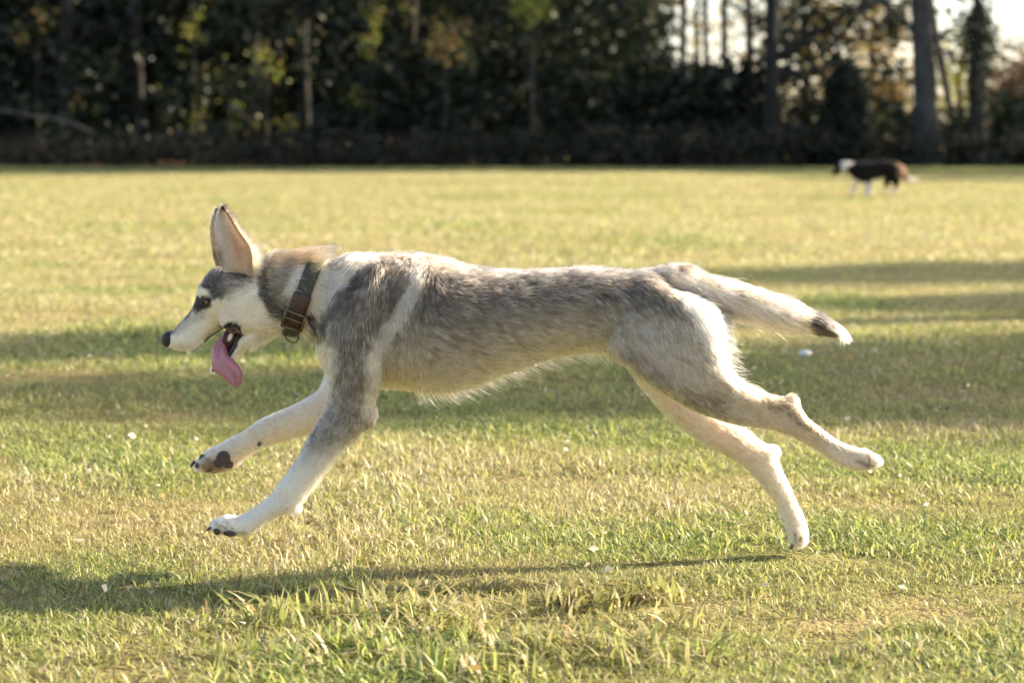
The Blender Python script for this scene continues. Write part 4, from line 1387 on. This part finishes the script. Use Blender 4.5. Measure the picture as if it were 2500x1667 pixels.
tree('tree', 'slim dark trunk between the orange gaps at top of the wood', 1722, 45.6, [(0, -.1, .08), (.03, 1.5, .065), (.0, 4, .055), (.1, 9, .03)], std_crown(45, 7.5, (1.5, 1.5, 2.2), 600, EVER, (.3, .3, .3, .1)), M_bark)
tree('tree', 'slim dark trunk, leftmost beside the orange gaps in the wood', 1668, 45.2, [(0, -.1, .1), (-.02, 1.5, .075), (.02, 4, .07), (.1, 9, .04)], std_crown(46, 7.5, (1.5, 1.5, 2.2), 600, EVER, (.3, .3, .3, .1)), M_bark)
tree('tree', 'thin leaning trunk close behind the thick grey trunk', 2330, 45.0, [(.08, -.1, .10), (0, .8, .085), (-.25, 2, .075), (-.5, 3.6, .06), (-.9, 7, .02)], std_crown(47, 6.5, (1.4, 1.4, 1.6), 450, YEL, (.4, .3, .3)), M_bark)
# ivy-clad trunk at the right
tv = tree('ivy_clad_tree', 'dark ivy-clad trunk near the right edge with bushy crown of ivy', 2388, 43.9,
     [(0, -.1, .24), (0, .6, .19), (.02, 1.6, .17), (-.02, 2.6, .12), (0, 5, .05)], None, M_bark,
     [[(0, 0, 2.0, .03), (-.5, 0, 2.3, .015)], [(0, 0, 1.7, .03), (.5, 0, 1.9, .015)], [(0, 0, 2.6, .03), (-.5, .1, 2.9, .012)]])
g = np.random.default_rng(77)
n = 4200
zz = g.uniform(.1, 3.3, n); an = g.random(n) * 6.283
rr = np.interp(zz, [0, .6, 1.6, 2.1, 2.6, 2.95, 3.3], [.26, .21, .20, .30, .44, .30, .08]) * np.sqrt(g.random(n)) * g.uniform(.7, 1.3, n)
ivy = np.stack([rr * np.cos(an), rr * np.sin(an), zz], -1)
tw = np.stack([g.normal(0, .38, 260), g.normal(0, .3, 260), g.uniform(1.9, 3.6, 260)], -1)
P = np.vstack([ivy, tw])
obj('ivy', leaves('ivy', P, .10, mixcol(len(P), EVER, (.5, .35, .13, .02), 3), 3), tv)
# pointed dark shrub
sh = empty('conifer_shrub', 'rounded dark evergreen shrub standing above the brambles behind the far dog', 'shrub', loc=(S(2068, 44), 44, 0))
V, Fc = tube([(0, 0, -.05), (0, 0, .8), (.02, 0, 1.8)], [.06, .05, .015], 8)
obj('stem', mesh_np('stem', V, Fc, M_bark), sh)
n = 9000
zz = 2.12 * (g.random(n) ** .8); an = g.random(n) * 6.283
rr = np.interp(zz, [0, .5, 1.2, 1.75, 2.0, 2.12], [.62, .60, .52, .40, .24, .05]) * g.random(n) ** .4 * g.uniform(.85, 1.12, n)
P = np.stack([rr * np.cos(an), rr * np.sin(an), zz], -1)
obj('foliage', leaves('foliage', P, .09, mixcol(n, EVER, (.7, .28, .02, 0.0), 3), 4), sh)
# trunks in the left half of the wood
for (px, y, r, lean, lab, bk) in (
        (150, 44.7, .20, .10, 'shaded grey trunk near the left edge above the fallen bough', M_bark_dim),
        (345, 45.6, .15, -.12, 'brownish trunk catching light in the left part of the wood', M_bark_brown_dim),
        (612, 45.9, .12, .12, 'dark trunk between the bright leaf flecks and yellow saplings', M_bark),
        (748, 45.6, .15, -.09, 'dark upright trunk in the left centre of the wood', M_bark_dim),
        (980, 45.4, .16, .25, 'leaning trunk beside the sunlit tan foliage, upper middle', M_bark_brown_dim)):
    r *= .75
    tree('tree', lab, px, y, [(0, -.1, r * 1.35), (lean * .2, .7, r * 1.05), (lean * .6, 2, r * .95), (lean, 3.6, r * .85), (lean * 2, 7, r * .55), (lean * 2.5, 11, r * .15)],
         std_crown(int(px), 8.5, (1.9, 1.7, 2.4), 800, EVER, (.3, .35, .25, .1), .14, off=(S(px, y), y, 0)), bk,
         [[(lean * .6, 0, 2.2, r * .3), (lean * .6 + .5, -.2, 2.7, r * .2), (lean + 1.0, -.3, 2.9, r * .08)]])
# fallen bough
b0, b1, b2, b3 = W(-60, 258, 44.2), W(60, 280, 44.0), W(170, 300, 43.8), W(236, 330, 43.5)
V, Fc = tube([b0, b1, b2, b3], [.032, .032, .028, .015], 8, .08)
fb = obj('fallen_bough', mesh_np('fallen_bough', V, Fc, bark_mat('bark_bleached', (.07, .06, .05), (.20, .175, .145))))
tag(fb, 'pale bare bough fallen across the bank at the left edge of the wood', 'branch')

# leafy saplings that catch the sun
def sapling(px, y, z0, z1, w, n, pal, wts, lab, size=.11, seed=1, name='sapling'):
    t = empty(name, lab, 'sapling', loc=(S(px, y), y, 0))
    V, Fc = tube([(0, 0, -.05), (.03, 0, z0), (.0, 0, z1)], [.035, .03, .008], 7)
    obj('trunk', mesh_np('trunk', V, Fc, M_bark), t)
    P, _ = crown_pts(n, (0, 0, (z0 + z1) / 2), (w, w * .8, (z1 - z0) / 2), seed, per=9, cr=.16, hollow=.1)
    obj('crown', leaves('crown', P, size, mixcol(len(P), pal, wts, seed), seed), t)
sapling(1298, 43.9, 2.75, 3.75, .36, 240, YEL, (.4, .2, .4), 'bright yellow-green leaf spray at the top of the picture above the dark centre', .12, 3)
sapling(905, 44.6, 1.9, 3.4, .30, 110, YEL, (.4, .3, .3), 'tall yellow-green sapling left of the tan foliage', .12, 4)
sapling(880, 44.4, 1.0, 1.9, .30, 60, YEL, (.3, .5, .2), 'small pale-leaved sapling low in the left centre of the wood', .12, 5)
sapling(570, 44.6, .7, 1.5, .22, 70, YEL, (.5, .1, .4), 'small yellow-green sapling above the brambles, left of centre', .11, 6)
sapling(485, 44.7, .8, 1.6, .20, 45, YEL, (.2, .7, .1), 'small pale sapling left of the yellow-green one, above the brambles', .11, 7)
sapling(470, 45.0, 2.0, 3.4, .40, 90, YEL, (.4, .4, .2), 'thin yellow-leaved sapling high in the left part of the wood', .11, 8)
sapling(650, 44.8, 1.5, 2.6, .40, 90, YEL, (.2, .5, .3), 'pale green sapling in the left centre of the wood', .11, 9)
sapling(1085, 44.3, 2.0, 3.3, .55, 190, AUT, (.3, .4, .2, .1, 0), 'tan autumn-leaved sapling in the upper middle of the wood', .15, 10)
sapling(90, 45.0, 2.2, 3.4, .6, 80, AUT, (.1, .3, .4, .1, .1), 'thin autumn sapling high at the left edge of the wood', .11, 11)

# autumn trees beyond, bright against the sky at the right
def autumn(px, y, z0, z1, w, n, pal, wts, lab, seed, size=.13, per=14, cr=.3):
    t = empty('autumn_tree', lab, 'tree', 'autumn trees beyond the wood', loc=(S(px, y), y, 0))
    V, Fc = tube([(0, 0, -.05), (.1, 0, z0), (.0, 0, (z0 + z1) / 2), (.2, 0, z1)], [.12, .09, .06, .02], 8)
    obj('trunk', mesh_np('trunk', V, Fc, M_bark), t)
    g = np.random.default_rng(seed)
    for k in range(6):
        z = z0 + (z1 - z0) * k / 7
        a = g.choice([-1, 1]); L = w * g.uniform(.6, 1.0)
        V, Fc = tube([(.05, 0, z), (a * L * .5, g.uniform(-.4, .4), z + .35), (a * L, g.uniform(-.5, .5), z + .45)], [.035, .02, .006], 6)
        obj('branch', mesh_np('branch', V, Fc, M_bark), t)
    P, _ = crown_pts(n, (0, 0, (z0 + z1) / 2), (w, w * .8, (z1 - z0) / 2), seed, per=per, cr=cr, hollow=.05)
    P = P[P[:, 2] > .3]
    obj('crown', leaves('crown', P, size, mixcol(len(P), pal, wts, seed), seed, mat=M_leaf_thin), t)
autumn(1960, 50, .9, 5.5, 1.7, 4200, AUT, (.3, .4, .2, .05, .05), 'orange-leaved tree behind the bare boughs, left of the dark shrub', 51)
autumn(2130, 52, .8, 5.0, 1.7, 3200, AUT, (.4, .3, .2, .05, .05), 'thin golden tree between the dark shrub and the thick trunk', 52)
autumn(2340, 49, .5, 2.9, 1.0, 1100, YEL, (.4, .3, .3), 'yellow-green tree glowing between the thick trunk and the ivy', 53)
autumn(2180, 47, .6, 2.0, .9, 700, AUT, (.5, .4, .1, 0, 0), 'low golden bush left of the thick trunk', 54)
autumn(2495, 47.5, .3, 2.7, 1.0, 3200, PINK, (.3, .3, .2, .2), 'pinkish brown autumn tree at the right edge', 55)
autumn(1700, 53, 1.0, 6.0, 1.6, 900, AUT, (.4, .4, .2, 0, 0), 'orange-leaved tree glimpsed through the gaps between the slim trunks', 56)
# distant hedge beyond the wood
segs = clumps(360, ((S(1500, 75), S(3600, 75)), (73, 77), (.1, 2.0)), 1.0, 22, 91)
tag(obj('distant_hedge', leaves('distant_hedge', segs, .28, mixcol(len(segs), [(.20, .17, .09), (.26, .20, .11), (.15, .16, .07)], (1, 1, 1), 4), 4)),
    'tan distant hedge glimpsed under the sky at the right', 'hedge', kind='stuff')

# --- trees standing outside the frame on the right: their shade falls across the middle of the field
def shade_tree(gx, gy, zc, r, n, seed, lab, leaf=.2):
    """its crown's shadow is centred on the ground point (gx, gy)"""
    t = zc / SUN.z
    x, y = gx + SUN.x * t, gy + SUN.y * t
    e = empty('tree', lab, 'tree', 'trees beside the field, right of the view', loc=(x, y, 0))
    top = zc + r[2] * .7
    V, Fc = tube([(0, 0, -.1), (.05, 0, zc * .4), (0, 0, zc * .8), (.1, 0, top)], [.32, .24, .17, .03], 10, .05)
    obj('trunk', mesh_np('trunk', V, Fc, M_bark), e)
    P, cc = crown_pts(n, (0, 0, zc), r, seed, per=22, cr=.42, hollow=.05)
    obj('crown', leaves('crown', P, leaf, mixcol(len(P), AUT + EVER, (1, 1, 2, 1, 2, 1, 2, 2, 2), seed), seed), e)
shade_tree(2.6, 3.75, 9.0, (1.5, 1.45, 1.0), 6500, 101, 'broad leafy tree standing right of the view, its shade behind the dog')
shade_tree(0.2, 3.1, 9.5, (.9, .8, .6), 1700, 110, 'round-crowned tree right of the view, its shade under the dog')
shade_tree(-1.5, 4.4, 10.5, (.8, .38, .6), 1300, 102, 'small-crowned tree right of the view, its shade reaching the left side')
shade_tree(3.2, 9.0, 12.0, (1.5, .9, .8), 3200, 103, 'slender tree right of the view casting the farther band of shade')
shade_tree(3.0, 6.9, 10.5, (1.2, .5, .6), 1700, 104, 'small tree right of the view casting the thin middle band of shade')
shade_tree(-1.7, 2.9, 8.0, (.8, .5, .5), 330, 105, 'sparse tree right of the view dappling the left of the field')
shade_tree(9, 38.0, 12.0, (6, 2.6, 1.5), 6000, 106, 'wide tree right of the view shading the far right edge of the field', .3)
shade_tree(1, 39.3, 12.0, (6, 2.2, 1.3), 6000, 107, 'wide tree right of the view shading the middle of the far edge', .3)
shade_tree(-8, 39.6, 13.0, (6, 2.0, 1.3), 6000, 108, 'wide tree right of the view shading the far left edge of the field', .3)
shade_tree(6.5, 32.5, 10.0, (2.6, .9, .6), 1500, 109, 'small tree right of the view shading the grass by the far dog', .25)

# ------------------------------------------------------------------ the second dog, far off on the field
DY = F * H / (478 - HZ) + CAMY
def W2(px, py, dy=0.0):
    return W(px, py, DY + dy)
far_parts = {
 'trunk': [(2074, 397, 2072, 425, .09, 0), (2092, 394, 2090, 440, .115, 0), (2112, 393, 2112, 448, .13, 0), (2135, 392, 2137, 438, .115, 0), (2158, 390, 2160, 433, .105, 0), (2182, 394, 2184, 430, .10, 0), (2200, 402, 2200, 430, .08, 0)],
 'neck': [(2060, 396, 2056, 420, .065, 0), (2075, 396, 2074, 428, .08, 0), (2092, 397, 2092, 432, .08, 0)],
 'head': [(2033, 421, 2037, 430, .025, 0), (2038, 408, 2047, 427, .038, 0), (2045, 399, 2058, 423, .055, 0), (2058, 394, 2070, 420, .062, 0), (2072, 396, 2078, 418, .05, 0)],
 'fore_near': [(2094, 425, 2128, 430, .05, -.075), (2104, 442, 2131, 445, .042, -.08), (2111, 455, 2131, 456, .034, -.08), (2114, 467, 2130, 468, .030, -.08), (2109, 475, 2129, 476, .030, -.08)],
 'fore_far': [(2088, 428, 2112, 436, .042, .07), (2086, 444, 2100, 448, .032, .075), (2082, 456, 2094, 459, .025, .08), (2077, 467, 2088, 469, .022, .08), (2071, 473, 2084, 475, .024, .08)],
 'hind_near': [(2206, 408, 2162, 420, .06, -.06), (2208, 426, 2168, 434, .05, -.075), (2200, 442, 2172, 442, .036, -.08), (2195, 452, 2179, 452, .025, -.08), (2192, 462, 2180, 463, .022, -.08), (2186, 473, 2174, 475, .026, -.08)],
 'hind_far': [(2190, 418, 2158, 424, .05, .06), (2184, 436, 2158, 438, .042, .075), (2172, 450, 2156, 449, .028, .08), (2172, 460, 2161, 461, .022, .08), (2164, 470, 2152, 473, .025, .08)],
 'tail': [(2204, 404, 2196, 414, .035, 0), (2212, 418, 2203, 424, .034, 0), (2216, 430, 2206, 438, .034, 0), (2226, 436, 2220, 446, .034, 0), (2240, 437, 2238, 445, .018, 0)]}
FP = [loft(v, n=4, ring=16, to_world=W2) for v in far_parts.values()]
for s in (-1, 1):       # folded ears
    FP.append(ball(W2(2066, 399, s * .06), (.05, .016, .022), 6, rot_y(.5)))
f_me = fuse(FP, .011, 3)
n2 = len(f_me.vertices)
FV = np.empty(n2 * 3, np.float32); f_me.vertices.foreach_get('co', FV); FV = FV.reshape(-1, 3).astype(float)
def coat2(P):
    s = F / (P[:, 1] - CAMY)
    p = np.stack([1250 + P[:, 0] * s, HZ + (H - P[:, 2]) * s], -1)
    x, y = p[:, 0], p[:, 1]
    c = np.tile(np.array((.009, .008, .0075)), (len(P), 1))
    def mix(m, col):
        nonlocal c
        c = c + (np.asarray(col) - c) * np.clip(m, 0, 1)[:, None]
    mix(poly(p, [(2052, 391), (2082, 390), (2084, 401), (2068, 406), (2068, 420), (2054, 423), (2054, 408)], 3), (.72, .66, .58))
    mix(smooth01((y - 436) / 6) * (x < 2140) * (x > 2060), (.74, .68, .60))
    mix(poly(p, [(2100, 392), (2140, 420), (2128, 447), (2100, 446), (2085, 430)], 3), (.009, .008, .0075))
    mix(poly(p, [(2190, 396), (2216, 400), (2216, 438), (2196, 442), (2190, 425)], 5), (.19, .12, .075))
    mix(smooth01((y - 455) / 6) * (x > 2140), (.70, .63, .54))
    mix(smooth01((x - 2216) / 4), (.76, .72, .64))
    return c
DOG2 = np.array([S(2130, DY), DY, 0])
dog2 = empty('dog', 'black, white and tan dog standing far off near the brambles', 'dog', loc=tuple(DOG2))
me2 = mesh_np('body', FV - DOG2, [tuple(p.vertices) for p in f_me.polygons], M_skin)
set_col(me2, 'coat', coat2(FV))
obj('body', me2, dog2)
bpy.data.meshes.remove(f_me)
V, Fc = loft([(2069, 394, 2066, 424, .074, 0), (2073, 394, 2070, 425, .078, 0)], n=3, ring=20, to_world=W2, cap=False)
obj('collar', mesh_np('collar', V - DOG2, Fc[:-2], simple('blue_collar', (.10, .22, .42), .6)), dog2)
V, Fc = ball(W2(2033, 424), (.022, .022, .02), 8)
obj('nose', mesh_np('nose', V - DOG2, Fc, M_nose), dog2)

# ------------------------------------------------------------------ small things on the grass
gpos = G(1966, 875)
mu = empty('mushroom', 'small white mushroom in the shaded grass below the tail tip', 'mushroom', loc=(gpos[0], gpos[1], -.018))
V, Fc = tube([(0, 0, -.01), (0, 0, .02), (.001, 0, .035)], [.008, .007, .006], 8)
M_mush = simple('mushroom_white', (.78, .75, .68), .7, noise=.15, nscale=80)
obj('stem', mesh_np('stem', V, Fc, M_mush), mu)
V, Fc = ball((0, 0, .036), (.024, .024, .013), 10)
obj('cap', mesh_np('cap', V, Fc, M_mush), mu)

g = np.random.default_rng(21)
n = 420
fx, fy = g.uniform(-2.2, 2.2, n), g.uniform(-1.1, 4.5, n)
fl_c = mixcol(n, [(.72, .66, .52), (.62, .50, .30), (.50, .33, .14), (.78, .74, .64)], (.4, .25, .1, .25), 3)
tag(obj('fallen_leaves', leaves('fallen_leaves', np.stack([fx, fy, g.uniform(.008, .03, n)], -1), g.uniform(.010, .026, n), fl_c, 9, flatten=.25)),
    'pale dry leaf bits and petals scattered in the grass', 'leaves', kind='stuff')
